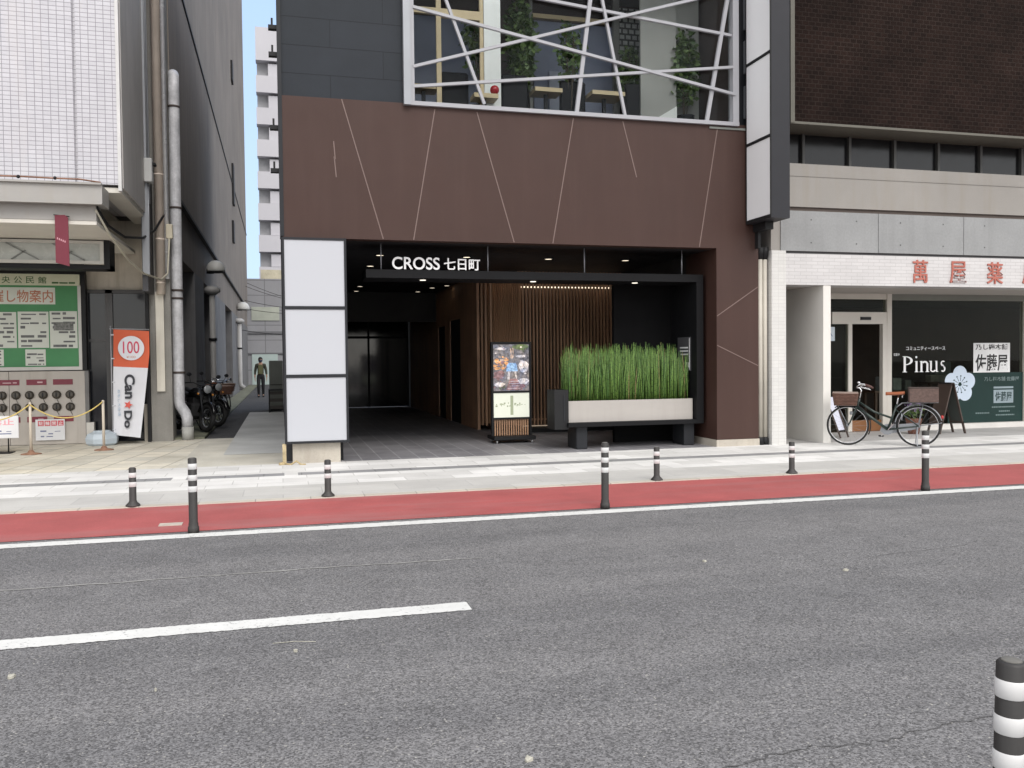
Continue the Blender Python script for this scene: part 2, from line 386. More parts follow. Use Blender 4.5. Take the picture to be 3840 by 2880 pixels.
gx = [-70, -1.42, -1.24, .02, .20, 90]
for i in range(5): strip(gx[i], gx[i+1], 12.13, 12.42, 3 if i % 2 == 0 else 2)
strip(-70, 90, 12.42, 13.56, 2)
sw.cur = 1; sw.poly([(-70, 13.56, PZ), (90, 13.56, PZ), (90, 13.56, PZ-.02), (-70, 13.56, PZ-.02)])
struct(sw.build('sidewalk', [M_KERB, M_GREY_SLAB, M_WHITE_SLAB, M_GUTTER]))
sheet('forecourt_paving', M_YTILE, -40, -1.52, 13.56, 18.7, .012)
sheet('forecourt_apron', mat('cream concrete', (.57, .545, .475), .8, vary=.18, vs=1.2, grain=.2, dirt=((.3, .26, .18), .5)), -1.52, .06, 13.56, 18.6, .012)
sheet('alley_path', M_PALE_P, -.95, .06, 15.2, 27.9, .017)  # paler strip over the alley ground, ending part way in
sheet('alley_road', M_ASPH_D, -1.5, .06, 18.6, 62, .008)
struct(MB().box(-2.08, -1.52, 18.62, 60, 0, .05).build('alley_kerb', M_MOSS))
sheet('entrance_floor', M_DTILE, .0, 8.03, 13.56, 30, .010)
sheet('shop_floor', M_LPAVE, 8.03, 26, 13.56, 15.3, .010)

# ------------------------------------------------------------------ office block on the left, with the alley wall
LB = thing('office_building', (-8, 18.5, 0), 'tall pale tiled office block overhanging the forecourt left of the alley, long grey side wall', 'building')
M_WTILE = tiles('white facade tile', (.54, .53, .56), (.49, .48, .51), (.22, .21, .23), 'xz', .112, .068, .005, offset=0, rough=.35, bump=.3, vary=.06, dirt=((.55, .5, .47), .5, (2, 2, .3)))
tv = MB().box(-40, -3.085, 15.1, 18.3, 4.4, 34); tv.box(-3.035, -2.42, 15.1, 18.3, 4.4, 34); tv.box(-3.085, -3.035, 15.14, 18.3, 4.4, 34)
tv.build('tiled_wall', M_WTILE, LB)
M_GPANEL = mat('grey side panel', (.40, .38, .365), .6, vary=.12, vs=.7, dirt=((.22, .21, .20), .5))
MB().box(-2.419, -2.385, 15.16, 17.45, 4.36, 34).build('side_panel', M_GPANEL, LB)
MB().box(-2.45, -2.40, 15.06, 15.16, 4.3, 34).build('corner_trim', mat('pale trim', (.55, .54, .53), .45), LB)
MB().box(-2.45, -2.33, 17.45, 17.52, 3.2, 34).box(-2.45, -2.36, 17.9, 17.97, 4.6, 34).build('mullion', M_SILVER, LB)
MB().box(-2.47, -2.37, 17.52, 17.9, 5.3, 34).build('strip_window', mat('blue black glass', (.012, .016, .028), .08, vary=.1, spec=.6), LB)
MB().box(-2.47, -2.37, 17.52, 18.3, 2.9, 5.295).build('corner_infill', mat('dark infill', (.05, .05, .055), .5, vary=.2), LB)
M_ALLEYW = mat('grey alley wall', (.195, .168, .146), .85, vary=.16, vs=.35, grain=.15, dirt=((.09, .081, .074), .7))
aw = MB()
aw.box(-14, -2.10, 18.75, 60, 3.86, 5.0); aw.box(-14, -2.06, 18.75, 60, 5.02, 9.9); aw.box(-14, -2.06, 18.75, 60, 9.94, 34)
aw.build('alley_wall', M_ALLEYW, LB)
MB().box(-2.12, -2.0, 18.75, 60, 4.99, 5.06).box(-2.12, -2.03, 18.75, 60, 9.88, 9.95).build('string_course', mat('dark ledge', (.04, .04, .042), .8), LB)
for y0, y1 in ((23.6, 26.3), (30.6, 36.2), (41, 47), (52, 60)): MB().box(-2.75, -2.09, y0, y1, 0, 3.86).build('arcade_pier', mat('arcade pier paint', (.14, .138, .142), .8, vary=.18, dirt=((.07, .07, .07), .6)), LB)
MB().box(-14, -5.2, 18.9, 60, 0, 3.86).box(-5.2, -2.1, 59.5, 60, 0, 3.86).build('arcade_back_wall', mat('arcade dark wall', (.035, .034, .036), .9, vary=.25), LB)
for y, z, h in ((43.4, 14.9, .9), (42.6, 8.95, 1.85), (41.9, 7.1, .95)):
    MB().box(-2.075, -1.97, y, y+.9, z, z+h).build('slot_window', M_BLACK, LB)
# corner column, entrance bay and soffits
M_COLB = mat('beige column paint', (.66, .57, .49), .5, vary=.18, vs=.8, dirt=((.2, .16, .13), .5))
MB().box(-2.47, -2.08, 18.32, 18.9, 0, 34).build('corner_column', mat('grey column', (.235, .225, .205), .75, vary=.16, grain=.2, dirt=((.11, .10, .09), .7)), LB)
MB().box(-14, -3.05, 15.2, 18.9, 4.36, 4.4).build('overhang_soffit', mat('cream soffit', (.52, .49, .43), .7, vary=.07), LB)
MB().box(-2.35, -2.20, 18.26, 18.315, 1.0, 2.95).build('downpipe_cover', mat('cream cover', (.56, .53, .46), .5, vary=.1, dirt=((.3, .26, .2), .5)), LB)
MB().box(-40, -3.68, 18.5, 18.9, 0, 4.36).build('ground_floor_wall', mat('dark ground floor', (.05, .048, .045), .7, vary=.2), LB)
en = MB().box(-3.68, -2.50, 18.62, 18.72, 3.0, 4.36)
en.build('door_header', mat('stained beige panel', (.56, .51, .43), .75, vary=.18, dirt=((.2, .16, .11), .6)), LB)
fr = MB().box(-3.68, -3.62, 18.5, 18.62, 0, 3.0).box(-3.30, -3.17, 18.52, 18.66, 0, 3.0).box(-2.58, -2.50, 18.5, 18.62, 0, 3.0).box(-3.68, -2.5, 18.52, 18.62, 2.93, 3.0)
fr.box(-3.62, -2.58, 18.54, 18.6, 1.98, 2.03).build('door_frame', mat('dark bronze frame', (.05, .047, .046), .4, vary=.15), LB)
gl = MB().box(-3.62, -3.30, 18.57, 18.585, .05, 2.93).box(-3.17, -2.58, 18.57, 18.585, .05, 2.93)
gl.build('entrance_glass', mat('smoked glass', (.012, .013, .017), .07, vary=.1, spec=.4), LB)
MB().box(-2.535, -2.475, 18.24, 18.31, 0, 3.3).build('dark_post', M_BLACK, LB)
MB().box(-2.62, -2.51, 18.42, 18.5, 0, .75).build('jamb_base', M_BEIGE, LB)
# canopy: two stepped fascias, a cream soffit
M_CAN = mat('canopy fascia', (.30, .288, .27), .5, vary=.08, dirt=((.3, .27, .22), .5))
cn = MB().box(-40, -2.60, 14.55, 15.1, 4.0, 4.28).box(-40, -2.72, 14.72, 15.1, 3.76, 4.0).box(-40, -2.60, 14.5, 14.58, 4.28, 4.31)
cn.box(-40, -2.6, 14.52, 14.56, 3.985, 4.005)
canopy = cn.build('canopy', M_CAN, LB)
MB().box(-40, -2.72, 14.73, 18.45, 3.70, 3.758).box(-2.72, -2.42, 15.15, 18.45, 4.28, 4.36).build('canopy_soffit', mat('warm white soffit', (.60, .57, .51), .65, vary=.06), canopy)
MB().tube([(-4.6, 14.56, 4.36), (-3.7, 14.57, 4.37), (-3.3, 14.55, 4.36), (-2.9, 14.56, 4.36), (-2.62, 14.6, 4.33)], .012, 6).build('rusty_conduit', mat('rust', (.20, .10, .06), .8, vary=.4, vs=9), canopy)
for x in (-3.75, -3.25): MB().sphere((x, 14.56, 4.365), .028, 8, 6).build('conduit_clip', M_BLACK, canopy)
# glazed transom box; its diagonal bars draw a truss mirrored in the glass
tb = thing('canopy_lightbox', (-5, 16.5, 3.3), 'glazed transom box with mirrored truss bars under the cream canopy above the green notice board', 'light box')
MB().box(-9, -2.96, 16.52, 16.9, 3.33, 3.64).build('box_body', mat('milky glazing', (.42, .44, .41), .25, vary=.16, vs=2.5), tb)
MB().box(-9, -2.94, 16.47, 16.52, 3.28, 3.335).box(-9, -2.94, 16.47, 16.52, 3.63, 3.68).box(-3.0, -2.94, 16.47, 16.52, 3.335, 3.63).build('frame', mat('pale frame', (.5, .49, .45), .5), tb)
st = MB()
for i in range(8):
    a = -3.25-i*.72; st.bar((a, 16.505, 3.345), (a-.5, 16.505, 3.62), .022, .02); st.bar((a-.42, 16.505, 3.345), (a-.2, 16.505, 3.5), .022, .02)
st.build('mirrored_strut', mat('grey strut', (.2, .21, .2), .6), tb)
MB().box(-9, -2.85, 16.55, 17.0, 3.20, 3.275).box(-2.94, -2.85, 16.5, 17.0, 3.2, 3.7).build('shadow_gap', M_BLACK, tb)

# ------------------------------------------------------------------ brown building in the middle
F = 13.55
CB = thing('commercial_building', (4, F, 0), 'brown and slate clad building with a dark open entrance and a big upper window', 'building')
bc = MB().box(.06, 8.03, F, F+.22, 3.42, 5.535)
bc.cur = 1
for a, b in (((.96, 5.53), (1.56, 3.43)), ((2.39, 5.47), (2.03, 3.43)), ((3.06, 5.47), (3.65, 3.43)), ((4.67, 5.47), (4.30, 3.43)), ((5.53, 5.47), (5.77, 4.56)), ((7.26, 5.47), (6.91, 3.43)), ((.83, 4.89), (.85, 4.62)), ((.835, 4.66), (.862, 4.35))):
    bc.bar((a[0], F-.001, a[1]), (b[0], F-.001, b[1]), .016, .006, up=(0, 1, 0))
bc.build('brown_cladding', [M_BROWN, M_JOINT], CB)
MB().box(.165, 8.03, F+.222, 30, 3.62, 5.44).build('floor_slab', M_DARKIN, CB)
MB().box(.165, 8.03, F+.222, 30, 3.42, 3.47).build('ceiling', M_CEIL, CB)
MB().box(.08, 1.895, F+.03, F+.3, 5.535, 10.4).box(1.895, 8.03, F+.05, F+.3, 8.75, 10.4).build('slate_cladding', M_SLATE, CB)
MB().box(.02, .08, F-.01, F+.4, 3.44, 10.4).build('corner_flashing', M_CHAR, CB)
MB().box(.06, .16, F+.402, 30, 0, 10.4).build('left_side_wall', mat('charcoal side wall', (.04, .04, .043), .7, vary=.15), CB)
MB().box(.16, .92, F+.25, F+1.5, 0, 3.42).build('entrance_left_pier', M_BLACK, CB)
pb = MB().box(7.23, 8.03, F, F+1.15, .135, 3.42); pb.cur = 1
pb.bar((7.235, F-.001, 2.26), (8.025, F-.001, 2.77), .014, .006, up=(0, 1, 0)); pb.bar((7.235, F-.001, 1.76), (8.025, F-.001, 1.40), .014, .006, up=(0, 1, 0))
pb.build('brown_pillar', [M_BROWN, M_JOINT], CB)
MB().box(7.215, 8.04, F-.012, F+1.16, 0, .132).build('pillar_plinth', M_BEIGE, CB)
MB().box(.15, .86, F-.01, F+.25, 0, .33).build('plinth', M_BEIGE, CB)
MB().box(7.23, 7.4, F+1.15, 30, 0, 3.42).box(4.2, 7.3, 19.6, 30, 0, 3.42).build('inner_wall', M_DARKIN, CB)
MB().box(5.9, 7.23, 14.95, 15.05, .01, 3.0).build('black_screen_wall', mat('matt black panel', (.004, .004, .0045), .8, vary=.15, spec=.15), CB)
# wood lined wall on the left flank of the slatted room, with two dark openings
wb = MB().box(4.18, 4.24, 18.75, 20.6, .01, 3.42).box(4.18, 4.24, 21.9, 22.6, .01, 3.42).box(4.18, 4.24, 23.6, 29, .01, 3.42).box(4.18, 4.24, 20.6, 21.9, 2.55, 3.42).box(4.18, 4.24, 22.6, 23.6, 2.45, 3.42)
wb.build('wood_wall', M_WOOD, CB)
MB().box(.2, 4.2, 23.9, 24.0, 2.62, 3.42).build('dropped_beam', mat('charcoal beam', (.030, .030, .030), .7), CB)
bd = thing('glass_door', (2.2, 29.3, 0), 'dark glazed doors reflecting the street at the far end of the entrance passage', 'door')
MB().box(.2, 4.15, 29.3, 29.33, .02, 3.4).build('pane', mat('black mirror glass', (.006, .006, .007), .03, vary=.1, spec=.5), bd)
dr = MB()
for x in (.2, 1.5, 2.8, 4.1): dr.box(x, x+.06, 29.24, 29.3, .02, 3.4)
dr.box(.2, 4.15, 29.24, 29.3, 2.3, 2.38).build('frame', M_BLACK, bd)
# slatted screen: two runs of upright slats with a warm strip light behind
SS = thing('slatted_screen', (5.6, 17.7, 0), 'screen of upright brown wood slats lit by a strip light behind the planter', 'screen')
s1 = MB(); n = 30
for i in range(n):
    x = 4.93+i*(7.12-4.93)/(n-1); s1.box(x-.0135, x+.0135, 17.62, 17.70, .16, 3.40)
s1.box(4.9, 7.14, 17.705, 17.74, .26, .30).build('front_slats', M_SLAT, SS)
s2 = MB(); n = 17
for i in range(n):
    t = i/(n-1); x, y = 4.86-.50*t, 17.68+1.0*t; s2.bar((x, y, .16), (x, y, 3.40), .034, .07, up=(1, .5, 0))
s2.build('side_slats', M_SLAT, SS)
s3 = MB()
for x, y in ((4.27, 18.66), (4.32, 18.50), (4.40, 18.36)): s3.box(x-.02, x+.02, y-.04, y+.04, .12, 3.40)
s3.build('corner_slats', M_SLAT, SS)
MB().box(4.95, 7.2, 17.95, 18.0, 0, 3.4).build('backing_wall', mat('dark brown backing', (.040, .022, .016), .6, vary=.2), SS)
MB().bar((4.98, 17.86, 1.7), (4.45, 18.9, 1.7), .04, 3.4, up=(0, 0, 1)).build('side_backing', bpy.data.materials['dark brown backing'], SS)
MB().box(4.88, 7.14, 17.6, 18.0, .0, .10).build('base_board', M_BLACK, SS)
MB().box(4.95, 7.05, 17.80, 17.86, 3.075, 3.10).bar((4.9, 17.80, 3.09), (4.42, 18.78, 3.09), .05, .025).build('strip_light', emit('warm strip', (1, .80, .58), 1.0), SS)
MB().box(4.95, 7.05, 17.86, 17.9, .12, .14).build('floor_strip_light', emit('dim warm strip', (1, .8, .6), .12), SS)
# recessed downlights of the entrance ceiling
for x, y, l in ((1.71, 15.42, 'round downlight in the black entrance ceiling, left of the white lettering'), (1.72, 17.2, 'small downlight deep behind the left hanger rod of the entrance canopy'),
                (3.27, 15.44, 'downlight glowing behind the white sign lettering'), (4.82, 15.47, 'downlight in the black ceiling between the second and third hanger rods'),
                (6.34, 15.45, 'downlight in the black ceiling between the third and fourth hanger rods'), (1.93, 21.9, 'left of the nearer pair of dim downlights deep in the passage'),
                (3.77, 22.1, 'right of the nearer pair of dim downlights deep in the passage'), (1.96, 23.4, 'left of the farthest pair of dim downlights in the passage'),
                (3.60, 23.4, 'right of the farthest pair of dim downlights in the passage'), (4.02, 21.4, 'bright little spotlight beside the wood wall in the passage')):
    dl = thing('downlight', (x, y, 3.41), l, 'ceiling light', 'downlights in the entrance ceiling')
    MB().lathe([(.068, 3.400), (.092, 3.400), (.092, 3.42), (.068, 3.42)], (x, y, 0), 20, caps=False).build('trim_ring', M_CHAR, dl)
    MB().lathe([(.07, 3.404), (.07, 3.419)], (x, y, 0), 18).build('lens', emit('downlight lens', (1, .86, .66), .9 if y < 20 else 1.3), dl)

# upper window: frame, lattice, pane, room behind
WX0, WX1, WZ0, WZ1 = 1.90, 7.64, 5.50, 8.70
wf = MB().box(WX0, WX0+.105, F-.09, F+.3, WZ0-.005, WZ1).build('window_flange', M_SILVER, CB)
fm = MB()
fm.box(WX0+.105, WX0+.17, F-.05, F+.12, WZ0+.06, WZ1); fm.box(WX1-.11, WX1, F-.05, F+.12, WZ0+.06, WZ1)
fm.box(WX0+.105, WX1, F-.06, F+.12, WZ0, WZ0+.062); fm.box(WX0+.105, WX1, F-.05, F+.12, WZ1-.08, WZ1)
win = fm.build('window_frame', M_WFRAME, CB)
bars = (((2.06, 7.00), (7.57, 6.03)), ((2.05, 6.09), (7.57, 7.80)), ((2.04, 5.79), (7.57, 6.50)), ((2.58, 7.17), (3.18, 5.59)), ((4.97, 7.40), (4.72, 5.55)), ((5.18, 7.42), (5.57, 5.56)), ((7.45, 7.63), (7.06, 5.57)), ((4.29, 7.33), (7.57, 7.04)))
for i, (a, b) in enumerate(bars):
    A, B = Vector((a[0], a[1])), Vector((b[0], b[1]))
    if i in (3, 4, 5, 6): A = B+(A-B)*((WZ1-.04-B.y)/(A.y-B.y))
    if i == 7: A = B+(A-B)*((B.x-2.05)/(B.x-A.x))
    y = F-.045+i*.0085
    MB().bar((A.x, y, A.y), (B.x, y, B.y), .044 if i not in (4, 6) else .062, .05, up=(0, 1, 0)).build('lattice_bar', M_WFRAME, win)
MB().box(WX0+.17, WX1-.11, F+.07, F+.078, WZ0+.07, WZ1-.08).build('window_pane', M_GLASS, CB)
vs_ = MB().box(7.64, 8.03, F+.12, F+.3, 5.535, 10.4); vs_.build('vent_recess', M_CHAR, CB)
for z in (5.68, 6.45, 7.2, 8.0):
    MB().box(7.82, 7.93, F+.02, F+.12, z, z+.55).build('vent_louvre', M_SILVER, CB)
MB().box(7.1, 8.0, F-.02, F+.02, 5.44, 5.475).build('sill_trim', mat('green grey trim', (.16, .17, .155), .5), CB)
rm = MB().box(1.9, 8.0, 16.9, 17.0, 5.44, 9).box(1.84, 1.9, F+.3, 17, 5.44, 9).box(7.7, 7.8, F+.3, 17, 5.44, 9)
rm.build('room_wall', mat('dining room wall', (.10, .075, .07), .7, vary=.2), CB)
MB().box(1.9, 7.7, F+.12, 17, 5.44, 5.49).build('room_floor', mat('room floor', (.06, .045, .035), .5), CB)
MB().box(1.9, 7.7, F+.13, 17, 8.78, 9).build('room_ceiling', mat('room ceiling', (.25, .24, .23), .8), CB)
M_BLUEGREY = mat('blue grey panel', (.17, .185, .26), .5, vary=.15, vs=.9)
MB().box(1.95, 3.62, 15.95, 15.99, 5.5, 7.85).build('partition_panel', M_BLUEGREY, CB)
MB().box(4.72, 6.3, 15.95, 15.99, 5.5, 7.95).build('partition_panel', M_BLUEGREY, CB)
MB().box(5.0, 5.55, 15.88, 15.94, 5.9, 7.0).build('blind', mat('pale blind', (.30, .31, .37), .7, vary=.12), CB)
MB().box(3.32, 3.60, 14.1, 14.4, 5.5, 8.78).build('white_column', M_WHITE, CB)
for x0, x1, z0, z1, ym in ((2.53, 2.61, 5.5, 8.7, 14.12), (3.255, 3.315, 5.5, 8.7, 14.12), (2.02, 2.53, 7.17, 7.27, 14.12), (2.61, 3.255, 7.13, 7.27, 14.12), (4.66, 6.2, 7.97, 8.05, 15.86)):
    MB().box(x0, x1, ym, ym+.06, z0, z1).build('wood_mullion', M_TAN, CB)
for x0, x1 in ((4.60, 4.66), (6.28, 6.40), (6.98, 7.02)):
    MB().box(x0, x1, 15.82, 15.9, 5.5, 8.7).build('room_post', mat('grey post', (.22, .21, .2), .5), CB)
MB().box(6.42, 6.98, 15.86, 15.9, 6.95, 8.3).build('patterned_screen', tiles('patterned paper', (.6, .6, .58), (.5, .5, .48), (.05, .05, .05), 'xz', .13, .11, .02, vary=.3, grain=.5, gs=14), CB)
for x0, x1, y in ((6.35, 7.05, 14.7), (7.12, 7.6, 14.9)):
    MB().box(x0, x1, y, y+.05, 5.5, 8.7).build('grey_partition', mat('grey partition', (.30, .29, .27), .7, vary=.08), CB)
MB().prism([(6.37, 5.5), (7.03, 5.5), (7.03, 6.12), (6.37, 5.72)], 'xz', 14.64, 14.69).build('painted_sun_patch', M_WHITE, CB)  # slanted white panel drawn as the patch of sun on the partition

# ------------------------------------------------------------------ shop building on the right
SB = thing('shop_building', (14, 13.5, 0), 'dark brick and concrete building over the glazed shop front with white fascia', 'building')
M_BRICK = tiles('dark brown brick', (.0165, .0088, .0068), (.010, .0056, .0044), (.024, .0165, .0138), 'xz', .125, .075, .009, rough=.8, bump=.8, vary=.4, spec=.08)
MB().box(8.52, 32, 13.22, 14.0, 5.56, 14).build('brick_wall', M_BRICK, SB)
MB().box(8.44, 8.52, 13.19, 14.2, 5.53, 14).box(8.44, 32, 13.2, 13.95, 5.52, 5.56).build('brick_edge_trim', mat('olive trim', (.10, .094, .075), .6, vary=.1), SB)
MB().box(8.44, 32, 13.86, 13.9, 4.93, 5.52).build('clerestory_glass', mat('black clerestory glass', (.010, .010, .011), .18, vary=.1, spec=.35), SB)
cm = MB()
for i in range(24): cm.box(9.06+i*.957, 9.11+i*.957, 13.79, 13.86, 4.96, 5.52)
cm.box(8.44, 32, 13.78, 13.86, 4.92, 4.958).build('clerestory_mullion', mat('grey mullion', (.075, .073, .071), .6, metal=.3), SB)
M_CREAM = mat('cream render', (.27, .255, .235), .8, vary=.10, vs=.6, grain=.1, dirt=((.22, .19, .15), .45))
cr = MB().box(8.44, 32, 13.5, 13.95, 4.17, 4.92); cr.box(8.44, 32, 13.49, 13.5, 4.70, 4.71)
cr.build('cream_band', M_CREAM, SB)
MB().box(8.44, 32, 13.54, 13.95, 4.10, 4.168).build('drip_joint', mat('brown joint', (.09, .07, .06), .8), SB)
M_CONC = mat('fair faced concrete', (.27, .275, .275), .75, vary=.10, vs=.9, grain=.15, gs=25, bump=.1, dirt=((.17, .17, .17), .4))
cc = MB()
for i in range(13): cc.box(8.58+i*1.84-(.14 if i == 0 else 0), 8.58+i*1.84+1.828, 13.5, 13.95, 3.40, 4.10)
cc.cur = 1
for i in range(13):
    for px in (.46, 1.38):
        for pz in (3.55, 3.95): cc.lathe([(.014, 13.497), (.014, 13.5)], (8.58+i*1.84+px, 0, pz), 10, axis='y')
cc.build('concrete_band', [M_CONC, mat('form tie hole', (.10, .10, .10), .9)], SB)
MB().box(8.44, 32, 13.53, 13.95, 3.355, 3.40).build('shadow_joint', mat('dark joint', (.05, .048, .05), .8), SB)
M_WBT = tiles('white border tile', (.56, .545, .54), (.52, .505, .50), (.40, .385, .38), 'xz', .23, .062, .004, offset=.5, rough=.4, bump=.3, vary=.06)
MB().box(8.54, 32, 13.5, 13.95, 2.81, 3.355).build('white_fascia', M_WBT, SB)
MB().box(8.26, 8.54, 13.5, 14.0, 0, 3.40).build('white_column', tiles('white column tile', (.60, .59, .565), (.56, .55, .53), (.46, .45, .43), 'xz', .11, .062, .003, offset=0, rough=.4, bump=.2, vary=.06), SB)
MB().box(8.26, 8.50, 13.52, 13.95, 3.40, 4.10).build('column_cap', M_CREAM, SB)
MB().box(9.29, 9.44, 13.51, 15.3, 0, 2.81).box(8.54, 9.29, 15.1, 15.3, 0, 2.81).build('recess_wall', mat('white render', (.62, .60, .56), .7, vary=.05), SB)
MB().box(8.54, 32, 13.95, 15.8, 2.812, 3.3).build('soffit', mat('soffit board', (.40, .37, .34), .7, vary=.05), SB)
GY = 15.3
sf = MB().box(11.98, 12.09, GY-.05, GY+.08, .02, 2.812)
sf.box(10.7, 11.98, GY-.04, GY+.08, 2.20, 2.44); sf.box(11.08, 11.17, GY-.03, GY+.06, .02, 2.20)
sf.box(9.44, 12, GY-.03, GY+.06, 2.70, 2.812); sf.box(11.88, 11.98, GY-.045, GY+.06, .02, 2.20); sf.box(10.3, 10.4, GY-.03, GY+.06, .02, 2.2)
store = sf.build('storefront_frame', mat('ivory aluminium', (.56, .53, .48), .45, vary=.05), SB)
MB().box(15.42, 15.52, GY-.04, GY+.08, .116, 2.684).build('window_post', bpy.data.materials['ivory aluminium'], store)
MB().box(12.09, 30, GY-.02, GY+.06, 2.685, 2.812).build('window_head', mat('grey green head', (.17, .175, .155), .6), store)
MB().box(11.35, 11.58, GY-.075, GY-.04, 2.28, 2.34).build('door_closer', M_CHAR, store)
sg = MB().box(12.09, 15.42, GY, GY+.012, .12, 2.685).box(15.52, 22, GY, GY+.012, .12, 2.685).box(10.4, 11.08, GY, GY+.012, .02, 2.2).box(10.4, 11.98, GY, GY+.012, 2.44, 2.70)
sg.build('shop_glass', glass('shop glass', (.72, .74, .70), 1.13), SB)
MB().box(12.03, 26, GY-.14, GY+.06, .01, .115).build('window_sill', mat('pale stone sill', (.58, .56, .53), .6), SB)
MB().box(11.17, 11.88, GY+.0, GY+.03, .02, .24).build('door_threshold', mat('orange wood board', (.20, .085, .03), .5, vary=.2), SB)
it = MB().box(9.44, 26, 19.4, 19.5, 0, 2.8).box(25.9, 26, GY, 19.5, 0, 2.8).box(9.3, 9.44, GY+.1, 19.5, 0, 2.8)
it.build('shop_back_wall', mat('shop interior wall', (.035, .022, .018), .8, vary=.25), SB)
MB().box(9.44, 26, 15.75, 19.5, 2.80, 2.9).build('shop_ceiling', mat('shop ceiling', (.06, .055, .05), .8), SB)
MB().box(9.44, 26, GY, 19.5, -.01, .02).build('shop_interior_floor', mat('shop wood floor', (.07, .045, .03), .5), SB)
text('fascia_lettering', '萬', (11.14, 11.46, 2.875, 3.29), mat('red brown letters', (.36, .105, .075), .55, vary=.12), SB, 'xz', 13.5, .02, .006)
for ch, a in (('屋', 11.94), ('薬', 12.77), ('局', 13.58)):
    text('fascia_lettering', ch, (a, a+.36, 2.875, 3.28), bpy.data.materials['red brown letters'], SB, 'xz', 13.5, .02, .006)
# lettering and posters on the glass
GT = GY-.004
text('window_lettering', 'コミュニティースペース', (12.47, 13.43, 1.655, 1.735), M_TEXTW, SB, 'xz', GT, .003, .01)
def pinus():
    mb = MB(); y0, y1 = GT-.004, GT
    P = lambda pts: mb.prism(pts, 'xz', y0, y1)
    def arc(cx, cz, rx, rz, a0, a1, n=12): return [(cx+rx*math.cos(R(a0+(a1-a0)*i/n)), cz+rz*math.sin(R(a0+(a1-a0)*i/n))) for i in range(n+1)]
    z0, zc, zx = 1.205, 1.535, 1.435
    def stem(x, zt, w=.046, ser=.024, top=True):
        P([(x, z0+.012), (x+w, z0+.012), (x+w, zt), (x, zt)]); P([(x-ser, z0), (x+w+ser, z0), (x+w+ser, z0+.012), (x-ser, z0+.012)])
        if top: P([(x-ser, zt-.02), (x, zt-.012), (x, zt), (x-ser*.3, zt-.004)])
    stem(12.41, zc, .052, .028, False); P([(12.384, zc), (12.41, zc), (12.41, zc-.012), (12.384, zc-.012)])
    o = arc(12.455, 1.444, .176, .091, 90, -90); i = arc(12.455, 1.444, .115, .074, -90, 90); P(o+i)
    stem(12.70, zx); P(circ(12.717, zc-.02, .024, 12))
    stem(12.82, zx); stem(12.965, zx-.045, top=False)
    P(arc(12.925, 1.385, .074, .050, 0, 150)+arc(12.925, 1.370, .036, .030, 150, 0))
    P([(13.055, zx), (13.098, zx), (13.098, 1.25), (13.055, 1.25)]); P([(13.03, zx), (13.055, zx), (13.055, zx-.014), (13.03, zx-.010)])
    P([(13.19, zx), (13.234, zx), (13.234, z0+.014), (13.26, z0+.010), (13.26, z0), (13.20, z0)]); P([(13.175, zx), (13.2, zx), (13.2, zx-.014), (13.175, zx-.01)])
    P(arc(13.128, 1.252, .073, .050, 180, 345)+arc(13.128, 1.262, .040, .036, 345, 180))
    P(arc(13.375, 1.378, .058, .060, 40, 250)+arc(13.372, 1.384, .022, .032, 250, 40))
    P(arc(13.375, 1.268, .062, .066, 70, -140)+arc(13.378, 1.262, .024, .034, -140, 70))
    P([(13.35, 1.345), (13.37, 1.36), (13.42, 1.31), (13.40, 1.295)])
    return mb
pinus().build('window_lettering', M_TEXTW, SB)
text('window_lettering', '営業中', (12.17, 12.31, 1.545, 1.60), M_TEXTW, SB, 'xz', GT, .003)
M_DKGREEN = mat('dark green film', (.010, .030, .027), .4, vary=.1, spec=.2)
MB().box(13.50, 15.42, GT-.002, GT, .12, 1.17).build('green_window_film', M_DKGREEN, SB)
M_PALEBLUE = mat('pale blue white film', (.50, .58, .68), .5, vary=.06)
fl = MB()
for i in range(5):
    a = R(90+72*i); fl.prism(circ(13.80+.215*math.cos(a), .935+.215*math.sin(a), .175, 22), 'xz', GT-.006-.0004*i, GT-.002)
fl.cur = 1
for i in range(11):
    a = R(18+33*i); c_, s_ = math.cos(a), math.sin(a)
    fl.bar((13.80+.07*c_, GT-.0085, .935+.07*s_), (13.80+.15*c_, GT-.0085, .935+.15*s_), .010, .002, up=(0, 1, 0))
    fl.prism(circ(13.80+.175*c_, .935+.175*s_, .017, 8), 'xz', GT-.010, GT-.008)
fl.build('plum_flower_decal', [M_PALEBLUE, M_DKGREEN], SB)
lg = MB().box(14.14, 15.08, GT-.003, GT, 1.175, 1.80); lg.build('logo_sheet', mat('white film', (.72, .72, .72), .5), SB)
M_INK = mat('black ink', (.012, .012, .012), .6)
text('logo_lettering', '乃し梅本舗', (14.19, 15.02, 1.655, 1.775), M_INK, SB, 'xz', GT-.003, .003, .016)
text('logo_lettering', '佐藤屋', (14.19, 15.02, 1.20, 1.565), M_INK, SB, 'xz', GT-.003, .003, .018)
text('film_lettering', '乃し梅本舗 佐藤屋', (14.42, 15.32, .99, 1.08), mat('grey green letters', (.16, .21, .21), .6), SB, 'xz', GT-.002, .003, .006)
lg2 = MB().box(14.66, 15.17, GT-.005, GT-.002, .52, .80).box(14.66, 15.17, GT-.005, GT-.002, .83, .87); lg2.build('small_logo_sheet', mat('blue grey film', (.24, .30, .33), .5), SB)
text('logo_lettering', '佐藤屋', (14.70, 15.13, .555, .76), M_DKGREEN, SB, 'xz', GT-.005, .003, .012)
dt = MB()
for z, a, b in ((.42, 14.62, 15.22), (.33, 14.80, 15.08), (.25, 14.72, 15.2), (.30, 14.2, 14.55)):
    x = a
    while x < b: w = random.uniform(.02, .05); dt.box(x, min(b, x+w), GT-.004, GT-.002, z, z+.028); x += w+.012
